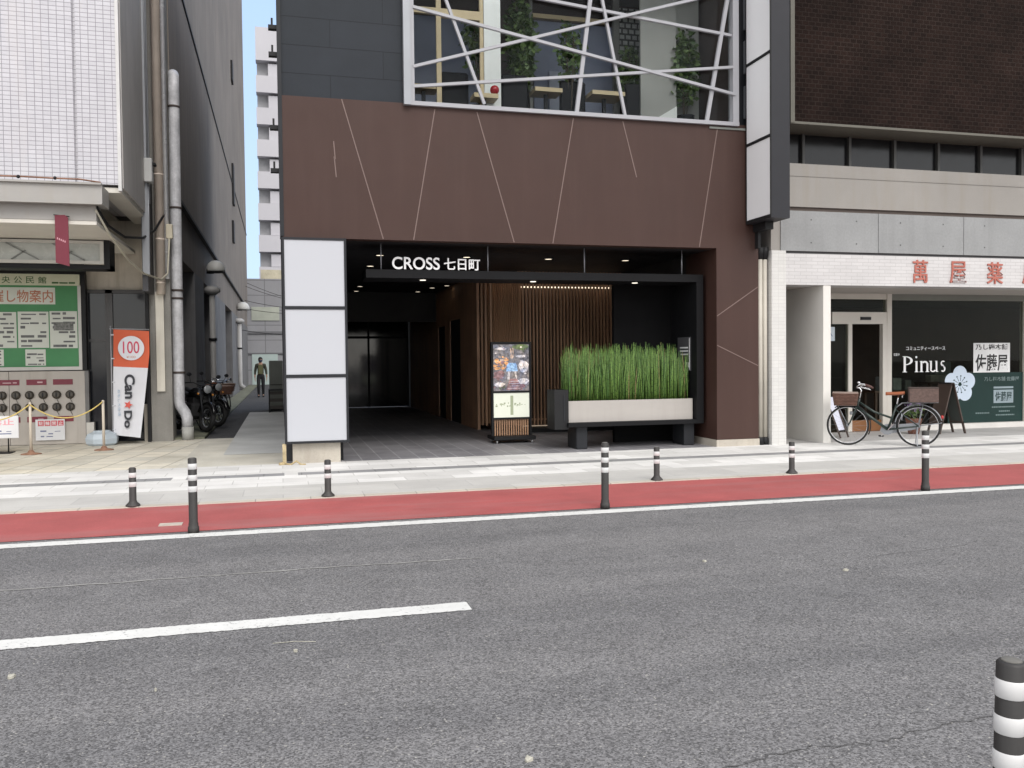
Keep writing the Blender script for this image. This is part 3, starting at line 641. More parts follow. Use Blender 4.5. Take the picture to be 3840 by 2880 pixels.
dt.build('small_print', mat('dim letters', (.13, .18, .18), .6), SB)
MB().box(10.42, 10.56, GT-.004, GT, 1.86, 2.14).build('door_sticker', mat('blue sticker', (.10, .20, .40), .5), SB)
MB().box(10.57, 10.78, GT-.004, GT, 1.86, 2.14).build('door_sticker', mat('pale sticker', (.55, .62, .68), .5), SB)
text('sticker_mark', '人', (10.62, 10.73, 1.95, 2.09), mat('navy ink', (.06, .10, .25), .5), SB, 'xz', GT-.004, .002)

# ------------------------------------------------------------------ signs on the brown building
LBX = thing('illuminated_sign', (.5, F-.1, .3), 'stack of three blank white light panels framed in black left of the entrance', 'sign')
lf = MB(); x0, x1, yf, yb = .04, .985, F-.12, F+.24
for a, b in ((.04, .075), (.95, .985)): lf.box(a, b, yf, yb, .32, 3.41)
ZB = (.32, 1.335, 2.36, 3.41)
for i, z in enumerate(ZB):
    w = .036 if i in (0, 3) else .05
    za = z if i == 0 else (z-w if i == 3 else z-w/2)
    lf.box(.075, .95, yf, yb, za, za+w)
lf.box(.06, .965, F+.2, F+.24, .33, 3.40)
lf.build('frame', M_CHAR, LBX)
for i in range(3):
    MB().box(.075, .95, yf+.012, yf+.03, ZB[i]+(.036 if i == 0 else .025), ZB[i+1]-(.036 if i == 2 else .025)).build('light_panel', M_LITE, LBX)
BS = thing('blade_sign', (7.95, 13.1, 3.85), 'tall black box sign with blank white faces projecting from the brown facade', 'sign')
MB().box(7.80, 8.13, 12.735, 13.52, 3.83, 10.2).build('sign_box', mat('black sign steel', (.014, .014, .018), .5, vary=.1, spec=.35), BS)
fr = MB().box(7.775, 7.80, 12.735, 12.755, 3.83, 10.2).box(7.775, 7.80, 13.50, 13.52, 3.83, 10.2)
zz = [3.83, 5.145, 6.50, 7.85, 9.2]
for i, z in enumerate(zz): fr.box(7.775, 7.80, 12.755, 13.5, z, z+(.05 if i else .06))
fr.build('face_frame', M_BLACK, BS)
for i, z in enumerate(zz): MB().box(7.785, 7.799, 12.755, 13.5, z+(.05 if i else .06), (zz[i+1] if i < 4 else 10.2)).build('light_panel', M_LITE2, BS)
MB().box(7.9, 8.05, 13.1, 13.5, 3.70, 3.83).box(7.95, 8.0, 13.42, 13.52, 3.42, 3.72).build('bracket', M_BLACK, BS)
SL = thing('sign_lettering', (2.45, 13.93, 3.0), 'white raised lettering CROSS 七日町 standing on the black canopy edge', 'sign')
text('latin_letters', 'CROSS', (1.735, 2.50, 3.008, 3.205), M_TEXTW, SL, 'xz', 13.93, .03, .012)
text('japanese_letters', '七日町', (2.57, 3.165, 3.008, 3.20), M_TEXTW, SL, 'xz', 13.93, .03, .014)

# black steel frame over the planter: hanging slab, end panel, shelf, legs
EF = thing('entrance_frame', (4.9, 14.3, 0), 'black steel entrance canopy frame hung on rods that wraps round the planter', 'frame')
MB().box(1.32, 7.16, 13.9, 14.62, 2.87, 3.0).build('canopy_slab', mat('frame charcoal', (.0075, .0075, .0085), .55, vary=.12, spec=.15), EF)
MB().box(7.03, 7.16, 13.9, 15.1, .40, 2.868).build('end_panel', bpy.data.materials['frame charcoal'], EF)
MB().box(4.66, 7.028, 13.9, 14.75, .40, .47).build('shelf', bpy.data.materials['frame charcoal'], EF)
MB().box(4.44, 4.69, 13.98, 14.4, .36, 1.03).build('end_cabinet', M_BLACK, EF)
MB().box(4.60, 4.62, 13.972, 13.98, .5, .95).build('cabinet_handle', M_CHAR, EF)
for x in (4.84, 6.84): MB().cbox(x, x+.2, 14.02, 14.5, 0.01, .398, .012).build('leg', M_CHAR, EF)
for x in (1.57, 3.32, 5.0, 6.80): MB().tube([(x, 14.0, 3.0), (x, 14.0, 3.42)], .011, 8).build('hanger_rod', M_SILVER, EF)
for x in (2.27, 4.15, 6.0): MB().lathe([(.05, 2.862), (.05, 2.871)], (x, 14.2, 0), 16).build('downlight', emit('canopy lamp', (1, .93, .8), .75), EF)
nb = MB().box(7.012, 7.028, 14.12, 14.62, 1.32, 1.92); nb.build('notice', mat('grey notice', (.07, .07, .075), .4), EF)
nt = MB()
for z in (1.60, 1.66, 1.72): nt.box(7.007, 7.012, 14.2, 14.52, z, z+.025)
nt.box(7.007, 7.012, 14.16, 14.32, 1.38, 1.47).box(7.007, 7.012, 14.14, 14.15, 1.34, 1.90).build('notice_text', M_TEXTW, EF)
PLN = thing('planter', (5.9, 14.35, .47), 'long pale grey metal planter trough on the black shelf', 'planter')
pm = MB(); pm.box(4.70, 7.01, 14.03, 14.05, .485, .835); pm.box(4.70, 7.01, 14.66, 14.68, .485, .835); pm.box(4.70, 4.72, 14.05, 14.66, .485, .835); pm.box(6.99, 7.01, 14.05, 14.66, .485, .835); pm.box(4.70, 7.01, 14.03, 14.68, .472, .485)
pm.build('trough', mat('brushed planter', (.37, .345, .32), .42, vary=.07, vs=1.2, stretch=(.3, 1, 2), dirt=((.27, .24, .21), .35)), PLN)
MB().box(4.72, 6.99, 14.05, 14.66, .74, .80).build('soil', mat('dark soil', (.035, .025, .018), .9, vary=.3, vs=30), PLN)
def horsetail_mat():
    t = NT('horsetail green'); g = t.n('ShaderNodeNewGeometry')
    c = t.ramp(g.outputs['Random Per Island'], (.042, .108, .020), (.17, .29, .06), 0, 1)
    c = t.mix(c, (.24, .17, .08), t.ramp(t.math('FRACT', t.math('MULTIPLY', g.outputs['Random Per Island'], 37.7)), (0, 0, 0), (1, 1, 1), .97, .98))
    sp = t.n('ShaderNodeSeparateXYZ'); tc = t.n('ShaderNodeTexCoord'); t.l(tc.outputs['Object'], sp.inputs[0])
    fr_ = t.math('FRACT', t.math('ADD', t.math('MULTIPLY', sp.outputs[2], 9), t.math('MULTIPLY', g.outputs['Random Per Island'], 7)))
    c = t.mix(c, (.018, .030, .012), t.ramp(fr_, (1, 1, 1), (0, 0, 0), .06, .14))
    t.l(c, t.b.inputs['Base Color']); t.b.inputs['Roughness'].default_value = .5; t.b.inputs['Subsurface Weight'].default_value = 0
    return t.m
hs = MB()
rr = random.Random(3)
for i in range(1450):
    cx = rr.choice([4.86, 5.10, 5.36, 5.62, 5.86, 6.12, 6.38, 6.62, 6.84]) + rr.gauss(0, .085); x = max(4.75, min(6.96, cx))
    y = rr.uniform(14.09, 14.60); h = rr.triangular(.52, 1.06, .88)
    if x > 6.8: h *= .85
    lx, ly = rr.gauss(0, .040)*(3.2 if rr.random() < .06 else 1), rr.gauss(0, .04); z = .79; r0 = rr.uniform(.0042, .0072)
    hs.tube([(x, y, z), (x+lx*.35, y+ly*.35, z+h*.5), (x+lx, y+ly, z+h)], [r0, r0*.95, r0*.35], 5)
    if rr.random() < .5:
        q = rr.uniform(.3, .85); b = rr.uniform(0, 6.28); l = rr.uniform(.10, .24)
        hs.tube([(x+lx*q, y+ly*q, z+h*q), (x+lx*q+.03*math.cos(b), y+ly*q+.03*math.sin(b), z+h*q+l)], [.0028, .0012], 4)
tag(hs.build('horsetail_plants', horsetail_mat(), None, (5.9, 14.35, .79)), 'dense upright green horsetail stems growing in the pale trough', 'plants', kind='stuff')

# digital signboard on castors
DS = thing('digital_signboard', (4.13, 15.72, .01), 'upright black signboard on castors with a photo collage screen in front of the slats', 'signboard')
MB().cbox(3.745, 4.545, 15.45, 16.0, .07, .14, .01).build('base', M_BLACK, DS)
MB().box(3.76, 3.80, 15.68, 15.76, .14, 1.88).box(4.49, 4.53, 15.68, 15.76, .14, 1.88).box(3.80, 4.49, 15.68, 15.76, 1.835, 1.88).box(3.80, 4.49, 15.68, 15.76, .93, .97).box(3.80, 4.49, 15.68, 15.76, .44, .475).build('frame', M_BLACK, DS)
sp = MB()
for i in range(15): sp.box(3.82+i*.045, 3.842+i*.045, 15.71, 15.73, .14, .44)
sp.build('lower_slats', M_SLAT, DS)
sc_ = MB(); Y = 15.70
def screen(name, col, k):
    t = NT(name); v = t.coord(); t.b.inputs['Base Color'].default_value = (.02, .02, .02, 1); t.b.inputs['Roughness'].default_value = .2
    n1 = t.ramp(t.noise(v, 16, 8, .75), sc3(col, .25), sc3(col, 1.5), .36, .66)
    n2 = t.mix(n1, t.ramp(t.noise(v, 7, 3), (.55, .6, .75), (1.25, 1.05, .85)), 1, 'MULTIPLY')
    t.l(n2, t.b.inputs['Emission Color']); t.b.inputs['Emission Strength'].default_value = k; return t.m
E_ = [screen('screen slate', (.15, .15, .17), .8), screen('screen orange', (.66, .34, .14), .9), screen('screen blue', (.24, .42, .68), .85), screen('screen pale', (.50, .50, .53), .85), screen('screen plum', (.24, .14, .15), .8), screen('screen green', (.13, .20, .08), .5), screen('screen skin', (.5, .38, .3), .8), emit('screen cream', (.80, .82, .70), .30)]
def spoly(i, pts, lift): sc_.cur = i; sc_.poly([(3.80+.69*u, Y-lift, .97+.865*v) for u, v in pts])
spoly(0, [(0, 0), (1, 0), (1, 1), (0, 1)], 0)
rs = random.Random(5)
for i, (u, v, w, h) in enumerate(((.02, .08, .30, .10), (.70, .40, .30, .22), (.62, .14, .38, .12), (.0, .24, .34, .20), (.55, .88, .45, .12), (.62, .72, .30, .05), (.05, .88, .35, .05), (.45, .05, .5, .10))):
    k = (3, 3, 3, 4, 5, 3, 3, 4)[i]; n = 14
    spoly(k, [(min(1, max(0, u+w/2+w*.5*math.cos(6.283*j/n)*rs.uniform(.75, 1.1))), min(1, max(0, v+h/2+h*.6*math.sin(6.283*j/n)*rs.uniform(.7, 1.1)))) for j in range(n)], .0006+.0001*i)
for i in range(46):
    u, v = rs.uniform(.02, .40), rs.uniform(.48, .74); r_ = rs.uniform(.02, .06); k = rs.choice([1, 1, 1, 6, 4])
    spoly(k, [(max(0, u+r_*math.cos(6.283*j/7)), v+r_*.6*math.sin(6.283*j/7)) for j in range(7)], .002+.00002*i)
for i in range(60):
    u, v = rs.uniform(.03, .97), rs.uniform(.02, .97)
    if abs(u-.52) < .18 and .22 < v < .95: continue
    r_ = rs.uniform(.012, .04); k = rs.choice([0, 0, 3, 4, 5, 3])
    spoly(k, [(min(1, max(0, u+r_*math.cos(6.283*j/6))), min(1, max(0, v+r_*.5*math.sin(6.283*j/6)))) for j in range(6)], .0012+.00001*i)
spoly(4, [(.36, .02), (.82, .02), (.66, .26), (.46, .26)], .0036)
for q in range(4): spoly(3, [(.40+.02*q, .05+.05*q), (.76-.02*q, .05+.05*q), (.76-.02*q, .058+.05*q), (.40+.02*q, .058+.05*q)], .0038)
for u in (.44, .60): spoly(3, [(u-.05*(1 if u < .5 else -1), .24), (u-.02*(1 if u < .5 else -1)+.03, .24), (u+.05, .44), (u-.03, .44)], .004)
spoly(2, [(.36, .42), (.68, .42), (.66, .55), (.60, .62), (.45, .62), (.38, .55)], .0042)
spoly(0, [(.44, .60), (.61, .60), (.60, .80), (.46, .80)], .0044)
spoly(6, [(.52+.05*math.cos(6.283*j/10), .74+.05*math.sin(6.283*j/10)) for j in range(10)], .0046)
for u in (.49, .55): spoly(6, [(u, .78), (u+.03, .78), (u+.01, .92), (u-.01, .92)], .0046)
sc_.build('screen', E_, DS)
pp = MB(); pp.cur = 0; pp.poly([(3.80, Y, .475), (4.49, Y, .475), (4.49, Y, .93), (3.80, Y, .93)])
pp.cur = 1
pp.box(4.125, 4.18, Y-.003, Y-.001, .52, .88)
for q in range(26): u = rs.uniform(3.82, 4.44); z = .70+rs.uniform(-.035, .03); pp.box(u, u+rs.uniform(.012, .04), Y-.005-q*1e-5, Y-.0035, z, z+rs.uniform(.008, .035))
pp.build('lower_poster', [E_[7], emit('screen sage', (.30, .33, .22), .45)], DS)
for x in (3.81, 4.48):
    for y in (15.5, 15.95): MB().lathe([(.03, -.012), (.03, .012)], (x, y, .04), 12, axis='x').build('castor', mat('grey castor', (.3, .3, .3), .5), DS)

# ------------------------------------------------------------------ bollards
M_BOLL = mat('bollard rubber', (.021, .019, .018), .55, vary=.25, vs=5, grain=.15, dirt=((.075, .07, .065), .5))
M_BAND = mat('reflective band', (.56, .555, .55), .32, vary=.05, vs=6)
def bollard(x, y, z, tall, label, tilt=(0, 0)):
    g = 'tall bollards beside the carriageway' if tall else 'short bollards along the pavement edge'
    t = thing('bollard', (x, y, z), label, 'bollard', g)
    r = .039 if tall else .037; h = .685 if tall else .415
    prof = [(.050, 0), (.050, .05), (.043, .065), (.043, .085), (r, .10)] if tall else [(.075, 0), (.074, .014), (.06, .028), (.045, .042), (r, .06)]
    MB().lathe(prof+[(r, h-.008), (r-.006, h-.001), (r-.010, h)], (x, y, z), 28).build('post', M_BOLL, t)
    MB().lathe([(r-.010, h), (r-.014, h+.004), (.001, h+.005)], (x, y, z), 24).build('cap', mat('dusty cap', (.12, .115, .105), .8, vary=.2, vs=20), t)
    for zz in ((h-.102, h-.205, h-.308) if tall else (h-.105, h-.205)):
        hh = .052
        MB().lathe([(r+.0005, zz), (r+.0022, zz+.002), (r+.0022, zz+hh-.002), (r+.0005, zz+hh)], (x, y, z), 28, caps=False).build('reflective_band', M_BAND, t)
    t.rotation_euler = (tilt[0], tilt[1], 0)
bollard(-.797, 8.40, 0, True, 'tall bollard on the white edge line beside the small cover plate in the red lane')
bollard(3.216, 8.43, 0, True, 'tall bollard on the white edge line in front of the horsetail planter', (0, .004))
bollard(7.12, 8.41, 0, True, 'tall bollard on the white edge line in front of the bicycle rear wheel')
bollard(1.974, 2.01, 0, True, 'large near bollard in the bottom right corner of the photo, cut by the frame', (.015, .013))
bollard(-1.567, 10.09, PZ, False, 'short bollard in front of the cream paved forecourt, leftmost of the short ones')
bollard(.494, 10.11, PZ, False, 'short bollard in front of the stacked white light panels')
bollard(4.553, 10.11, PZ, False, 'short bollard in front of the black shelf and its right leg')
bollard(6.484, 10.12, PZ, False, 'short bollard in front of the white tiled column and the passage')
tag(MB().box(-1.15, -.94, 8.80, 8.93, .004, .012).build('drain_cover', mat('pale cover plate', (.42, .38, .33), .7, vary=.2, vs=12), None, (-1.04, 8.86, .004)), 'small pale rectangular cover plate set in the red lane', 'cover plate')
for x, y, r_, l in ((.90, 3.20, .035, 'pale crumpled scrap on the asphalt at the bottom centre'), (3.92, 5.43, .045, 'white paper scrap lying on the road at the right'), (-1.32, 4.77, .04, 'pale scrap on the road near the left edge'),
                    (-.60, 4.38, .015, 'tiny white fleck on the asphalt below the lane line'), (.05, 4.76, .02, 'small white chip below the right half of the lane line'), (3.08, 5.98, .03, 'small pale scrap on the road below the middle tall bollard')):
    mb = MB(); n = 11; r_ *= .5; rl = random.Random(int(x*100))
    P = [(x+r_*rl.uniform(.5, 1.25)*math.cos(6.283*i/n), y+r_*rl.uniform(.5, 1.25)*math.sin(6.283*i/n)) for i in range(n)]
    top = [(a, b, .008+rl.uniform(0, .008)) for a, b in P]; bot = [(a, b, .001) for a, b in P]
    mb.loft([bot, top, [(x+(a-x)*.4, y+(b-y)*.4, .016) for a, b in P]])
    tag(mb.build('litter_scrap', mat('paper scrap', (.38, .365, .31), .8, vary=.25, vs=40), None, (x, y, 0)), l, 'litter', 'litter on the road')
tag(MB().tube([(-.07, 4.93, .005), (.05, 4.93, .005), (.16, 4.89, .005)], .002, 5).build('litter_string', bpy.data.materials['paper scrap'], None, (.1, 4.93, 0)), 'thin pale string lying on the asphalt below the lane line', 'litter', 'litter on the road')

# ------------------------------------------------------------------ left forecourt: notice board, inlet panel, posts, banner
NBX = thing('notice_board', (-5, 18.4, 1.45), 'green public notice board with pinned white sheets under the canopy on the left', 'notice board')
Yb = 18.42
M_GRN = mat('notice green', (.055, .22, .085), .6, vary=.1); M_PAP = mat('paper', (.58, .60, .54), .7, vary=.06); M_BRAS = mat('aluminium edge', (.42, .41, .38), .4, metal=.4)
MB().box(-7.2, -3.76, Yb, 18.5, 1.50, 3.06).build('board', M_GRN, NBX)
MB().box(-7.2, -3.72, Yb-.03, 18.5, 3.06, 3.275).build('header', mat('cream header', (.56, .57, .43), .6, vary=.05), NBX)
MB().box(-7.2, -3.70, Yb-.05, 18.5, 1.44, 1.505).box(-3.76, -3.70, Yb-.05, 18.5, 1.505, 3.06).build('frame', M_BRAS, NBX)
MB().box(-3.70, -3.62, Yb-.06, 18.52, 1.44, 3.28).box(-7.2, -3.62, Yb-.02, 18.5, 3.275, 3.36).build('dark_post', M_BLACK, NBX)
M_DGRN = mat('dark green ink', (.04, .11, .03), .6); M_ORNG = mat('brick red ink', (.42, .16, .09), .6, vary=.15); M_GREYI = mat('grey ink', (.12, .12, .12), .6, vary=.3, vs=20)
for ch, a in (('中', -5.28), ('央', -5.065), ('公', -4.86), ('民', -4.655), ('館', -4.445)): text('header_lettering', ch, (a, a+.145, 3.095, 3.225), M_DGRN, NBX, 'xz', Yb-.03, .003, .006)
MB().box(-6.2, -4.16, Yb-.006, Yb, 2.70, 3.02).build('title_sheet', M_PAP, NBX)
text('title_lettering', 'の催し物案内', (-5.45, -4.20, 2.735, 2.975), M_ORNG, NBX, 'xz', Yb-.006, .003, .007)
def sheet_print(parent, x0, x1, z0, z1, y, seed, m=None, rows=9, name='sheet_print'):
    q = random.Random(seed); mb = MB(); dz = (z1-z0)/rows
    for i in range(rows):
        z = z1-(i+.75)*dz; x = x0+(x1-x0)*q.uniform(.06, .12)
        while x < x1-(x1-x0)*.1:
            w = q.uniform(.1, .5)*(x1-x0)
            if q.random() < .7: mb.box(x, min(x1-(x1-x0)*.08, x+w), y-.002, y-.0005, z, z+dz*q.uniform(.25, .6))
            x += w+q.uniform(.02, .12)*(x1-x0)
    return mb.build(name, m or M_GREYI, parent)
for i, (a, b, z0, z1) in enumerate(((-5.9, -5.36, 1.87, 2.55), (-5.34, -4.84, 1.87, 2.55), (-4.815, -4.285, 1.87, 2.56), (-4.265, -3.785, 1.86, 2.57), (-5.6, -5.07, 1.53, 1.84), (-4.70, -4.35, 1.53, 1.84))):
    o = MB().box(a, b, Yb-.005, Yb, z0, z1).build('notice_sheet', M_PAP, NBX)
    sheet_print(o, a, b, z0, z1, Yb-.005, i, rows=8 if z1 > 2 else 5)
MB().box(-4.2, -3.85, Yb-.008, Yb-.007, 2.2, 2.36).build('photo_print', mat('grey photo', (.14, .14, .13), .5, vary=.6, vs=25), NBX)
sheet_print(NBX, -4.26, -3.76, 3.08, 3.14, Yb-.03, 77, M_DGRN, 1, 'header_small_print')

SP = thing('inlet_panel', (-5, 18.4, 0), 'beige fire inlet panel with two rows of round caps under the green notice board', 'inlet panel')
M_PANB = mat('beige painted panel', (.42, .385, .345), .55, vary=.07, dirt=((.26, .22, .18), .5))
MB().box(-4.985, -3.67, 18.40, 18.5, .02, 1.42).box(-7.2, -4.995, 18.40, 18.5, .02, 1.42).build('panel', M_PANB, SP)
M_CAP = mat('bronze cap', (.075, .066, .055), .45, metal=.35, vary=.3, vs=15); M_MAROON = mat('maroon plate', (.17, .018, .035), .45, vary=.1)
for i in range(9):
    for z in (.97, .735):
        x = -3.935-i*.2345; cap = MB().lathe([(.078, 18.40), (.082, 18.385), (.080, 18.372), (.062, 18.366), (.058, 18.352), (.040, 18.349)], (x, 0, z), 18, axis='y').build('inlet_cap', M_CAP, SP)
        MB().box(x-.010, x+.010, 18.342, 18.352, z-.045, z+.045).build('lug', M_BLACK, cap)
        MB().tube([(x, 18.385, z-.08), (x+.02, 18.38, z-.12), (x+.035, 18.39, z-.155)], .004, 5).build('chain', M_BLACK, cap)
for k, (a, b) in enumerate(((-4.23, -3.885), (-4.69, -4.345), (-5.15, -4.81), (-5.62, -5.28))):
    for z in (1.16, .45):
        o = MB().box(a, b, 18.392, 18.40, z, z+.105).build('name_plate', M_MAROON, SP)
        if k: sheet_print(o, a+.02, b-.02, z+.02, z+.085, 18.392, k, mat('pink ink', (.5, .33, .34), .6), 1, 'plate_print')
MB().box(-3.67, -3.60, 18.38, 18.5, 0.02, 1.42).build('end_post', mat('steel end post', (.13, .125, .12), .4, vary=.2), SP)
MB().box(-3.655, -3.52, 18.36, 18.5, .02, .42).build('post_shoe', mat('chipped white', (.5, .48, .44), .7, vary=.2, dirt=((.15, .14, .13), .6)), SP)

M_POSTW = mat('cream post', (.56, .50, .42), .5, vary=.08, dirt=((.3, .2, .12), .5)); M_RUST = mat('rusty base', (.24, .13, .085), .85, vary=.35, vs=14)
def stanchion(x, y, label):
    t = thing('stanchion', (x, y, .012), label, 'barrier post', 'rope barrier posts')
    MB().lathe([(.024, .03), (.023, .88), (.012, .895)], (x, y, .012), 14).build('post', M_POSTW, t)
    MB().lathe([(.165, 0), (.16, .012), (.06, .03), (.035, .07), (.026, .075)], (x, y, .012), 24).build('base', M_RUST, t)
    MB().torus((x, y-.028, .865), .014, .004, 'x', 12, 6).build('rope_ring', M_SILVER, t)
    return t
stanchion(-4.17, 16.54, 'cream barrier post on a rusty base in front of the inlet panel')
stanchion(-3.08, 16.88, 'cream barrier post on a rusty base beside the pale banner base')
stanchion(-5.26, 16.2, 'cream barrier post on a rusty base just past the left edge of the picture')
def sag(a, b, dz, n=14): return [tuple(Vector(a).lerp(Vector(b), i/n)+Vector((0, 0, -dz*4*(i/n)*(1-i/n)))) for i in range(n+1)]
M_ROPE = mat('yellow rope', (.58, .44, .14), .7, vary=.2, vs=20)
rp = MB().tube(sag((-4.17, 16.51, .87), (-3.08, 16.85, .88), .26), .011, 7).tube(sag((-5.26, 16.17, .87), (-4.17, 16.51, .87), .26), .011, 7)
tag(rp.build('barrier_rope', M_ROPE, None, (-4.17, 16.5, .6)), 'yellow rope sagging between the cream barrier posts', 'rope')
ws = thing('warning_sign', (-4.3, 18.37, .1), 'white warning sheet with red squares fixed low on the beige inlet panel', 'warning sign')
MB().box(-4.545, -4.035, 18.36, 18.375, .10, .50).build('board', mat('white board', (.66, .66, .67), .5, vary=.04), ws)
M_REDI = mat('red ink', (.55, .08, .10), .5, vary=.08)
for i, ch in enumerate('駐輪禁止'):
    a = -4.50+i*.115
    MB().box(a, a+.10, 18.357, 18.36, .375, .475).build('red_square', M_REDI, ws)
    text('square_lettering', ch, (a+.014, a+.086, .39, .46), M_TEXTW, ws, 'xz', 18.357, .002, .004)
sheet_print(ws, -4.5, -4.08, .15, .30, 18.36, 9, mat('blue grey ink', (.16, .18, .28), .6), 3)
ws2 = thing('warning_sign', (-5.0, 16.9, .012), 'white warning card with pink lettering on a thin leg at the left edge', 'warning sign')
MB().cbox(-5.35, -4.45+.0, 16.9, 16.915, .27, .66, .006).build('board', bpy.data.materials['white board'], ws2)
text('pink_lettering', '駐輪禁止', (-5.28, -4.52, .50, .61), mat('pink ink two', (.72, .28, .33), .5), ws2, 'xz', 16.9, .002, .012)
sheet_print(ws2, -5.3, -4.5, .33, .46, 16.9, 21, bpy.data.materials['blue grey ink'], 3)
MB().tube([(-4.62, 16.92, .02), (-4.62, 16.92, .6)], .011, 8).tube([(-5.2, 16.92, .02), (-5.2, 16.92, .6)], .011, 8).box(-5.3, -4.55, 16.75, 17.05, .012, .03).build('leg', M_BLACK, ws2)

NB2 = thing('shop_banner', (-3.1, 17.95, .012), 'tall orange and white banner reading 100 and Can Do on a white pole', 'banner')
def cloth():
    mb = MB(); mb.smooth = True; nx, nz = 12, 34; V = {}
    for j in range(nz+1):
        t = j/nz; z = 2.185-1.985*t
        xl = -3.065-.045*t; xr = -2.435-.19*max(0, t-.22)/.78; zl = z+.02*(1-t); zr = z-.015-.06*t*t
        for i in range(nx+1):
            u = i/nx; x = xl+(xr-xl)*u; y = 17.95+.014*math.sin(7*u+3*t)*(.3+t)+.010*math.sin(9*t+2*u)
            V[i, j] = (x, y, zl+(zr-zl)*u)
    for j in range(nz):
        mb.cur = 0 if j < 12 else 1
        for i in range(nx): mb.poly([V[i, j], V[i+1, j], V[i+1, j+1], V[i, j+1]])
    b = [(x, y+.004, z) for x, y, z in mb.v]; n = len(mb.v); f = list(mb.f); mi = list(mb.mi)
    mb.v += b
    for q, k in zip(f, mi): mb.cur = k; mb.face([i+n for i in reversed(q)])
    return mb
M_ORB = mat('orange cloth', (.55, .105, .045), .75, vary=.07); M_WCL = mat('white cloth', (.62, .625, .66), .75, vary=.05)
cl_ = cloth().build('cloth', [M_ORB, M_WCL], NB2)
yf = 17.922
MB().prism(circ(-2.755, 1.845, .232, 32), 'xz', yf, yf+.008).build('white_disc', M_WCL, cl_)
text('number', '100', (-2.90, -2.61, 1.745, 1.975), mat('crimson ink', (.50, .05, .10), .6, vary=.2, vs=12), cl_, 'xz', yf, .003, .006)
text('ring_text', '¥100', (-2.84, -2.68, 1.655, 1.70), M_ORNG, cl_, 'xz', yf, .003)
M_NAVY = mat('charcoal ink', (.025, .027, .035), .6)
text('lettering', 'Can', (-2.885, -2.70, .88, 1.345), M_NAVY, cl_, 'xz', yf, .004, .035, rot=1)
text('lettering', 'Do', (-2.905, -2.765, .325, .655), M_NAVY, cl_, 'xz', yf, .004, .035, rot=1)
MB().prism([(-2.828+(.085 if i % 2 == 0 else .036)*math.sin(R(20+36*i)), .765+(.085 if i % 2 == 0 else .036)*math.cos(R(20+36*i))) for i in range(10)], 'xz', yf-.004, yf).build('star', mat('red star', (.56, .08, .06), .6), cl_)
text('small_lettering', 'おもしろ生活', (-3.01, -2.965, .56, 1.06), mat('pale blue ink', (.30, .42, .55), .6), cl_, 'xz', yf, .003, 0, rot=1)
MB().tube([(-3.115, 17.96, .1), (-3.115, 17.96, 2.27)], .012, 8).tube([(-3.14, 17.96, 2.215), (-2.43, 17.96, 2.20)], .008, 8).build('pole', M_WFRAME, NB2)
for z in (2.1, 1.65, 1.2, .75, .3): MB().tube([(-3.115, 17.96, z), (-3.06, 17.95, z)], .012, 6).build('tab', M_WCL, NB2)
MB().loft([[(-3.30+.30*math.cos(6.283*i/8+.39)*k, 17.93+.26*math.sin(6.283*i/8+.39)*k, z) for i in range(8)] for k, z in ((.80, .015), (.95, .05), (1.0, .14), (.88, .23), (.55, .27), (.5, .29))]).build('water_base', mat('pale blue plastic', (.44, .50, .55), .4, vary=.08), NB2)

# pipes, boxes and cables at the corner of the office block
wp = thing('drain_pipe', (-1.97, 18.6, 0), 'thick flaking white drain pipe with a kinked foot at the alley corner', 'pipe')
M_WPIPE = mat('flaking white pipe', (.58, .58, .60), .5, vary=.22, vs=4.5, grain=.2, gs=22, dirt=((.22, .23, .25), .9))
pth = [(-2.02, 18.9, 7.2), (-1.985, 18.72, 7.32), (-1.97, 18.6, 7.22), (-1.97, 18.6, 7.0), (-1.98, 18.6, 4), (-1.985, 18.6, .80), (-1.97, 18.59, .70), (-1.87, 18.56, .55), (-1.835, 18.55, .44), (-1.83, 18.55, .26)]
MB().tube(pth, .108, 18).build('pipe', M_WPIPE, wp)
MB().tube([(-1.83, 18.55, .01), (-1.83, 18.55, .27)], .115, 18).build('pipe_foot', mat('grey pipe foot', (.33, .33, .31), .7, vary=.15), wp)
for z in (6.62, 4.62, 2.98, 2.82, 1.34): MB().lathe([(.110, z), (.122, z+.004), (.122, z+.04), (.110, z+.044)], (-1.98, 18.6, 0), 18, caps=False).build('clamp', mat('rusty clamp', (.06, .045, .04), .7, vary=.4, vs=20), wp)
bp_ = thing('downpipe', (-2.23, 18.24, 0), 'beige painted downpipe on the corner column beside the chrome tube', 'pipe')
MB().tube([(-2.24, 18.235, 2.9), (-2.24, 18.235, 30)], .085, 16).build('pipe', M_COLB, bp_)
for z in (5.2, 3.95, 3.1): MB().lathe([(.086, z), (.093, z+.003), (.093, z+.03), (.086, z+.033)], (-2.24, 18.235, 0), 16, caps=False).build('clamp', M_COLB, bp_)
tag(MB().tube([(-2.115, 18.26, 3.2), (-2.115, 18.26, 30)], .046, 12).build('chrome_tube', mat('bright steel tube', (.72, .73, .76), .25, metal=.25), None, (-2.115, 18.26, 3.2)), 'slim shiny chrome tube between the beige and the white pipe', 'pipe')
mbx = thing('meter_box', (-2.32, 17.45, 4.9), 'pale grey box on the side panel of the overhanging block', 'electrical box')
MB().cbox(-2.384, -2.24, 17.33, 17.56, 4.90, 5.34, .015).build('case', mat('pale grey case', (.46, .46, .45), .5, vary=.08), mbx)
MB().tube([(-2.33, 17.45, 5.34), (-2.34, 17.47, 12)], .018, 8).tube([(-2.33, 17.45, 4.9), (-2.34, 17.5, 3.3)], .018, 8).build('conduit', M_SILVER, mbx)
MB().box(-2.24, -2.19, 17.40, 17.60, 5.23, 5.27).build('bracket', M_BLACK, mbx)
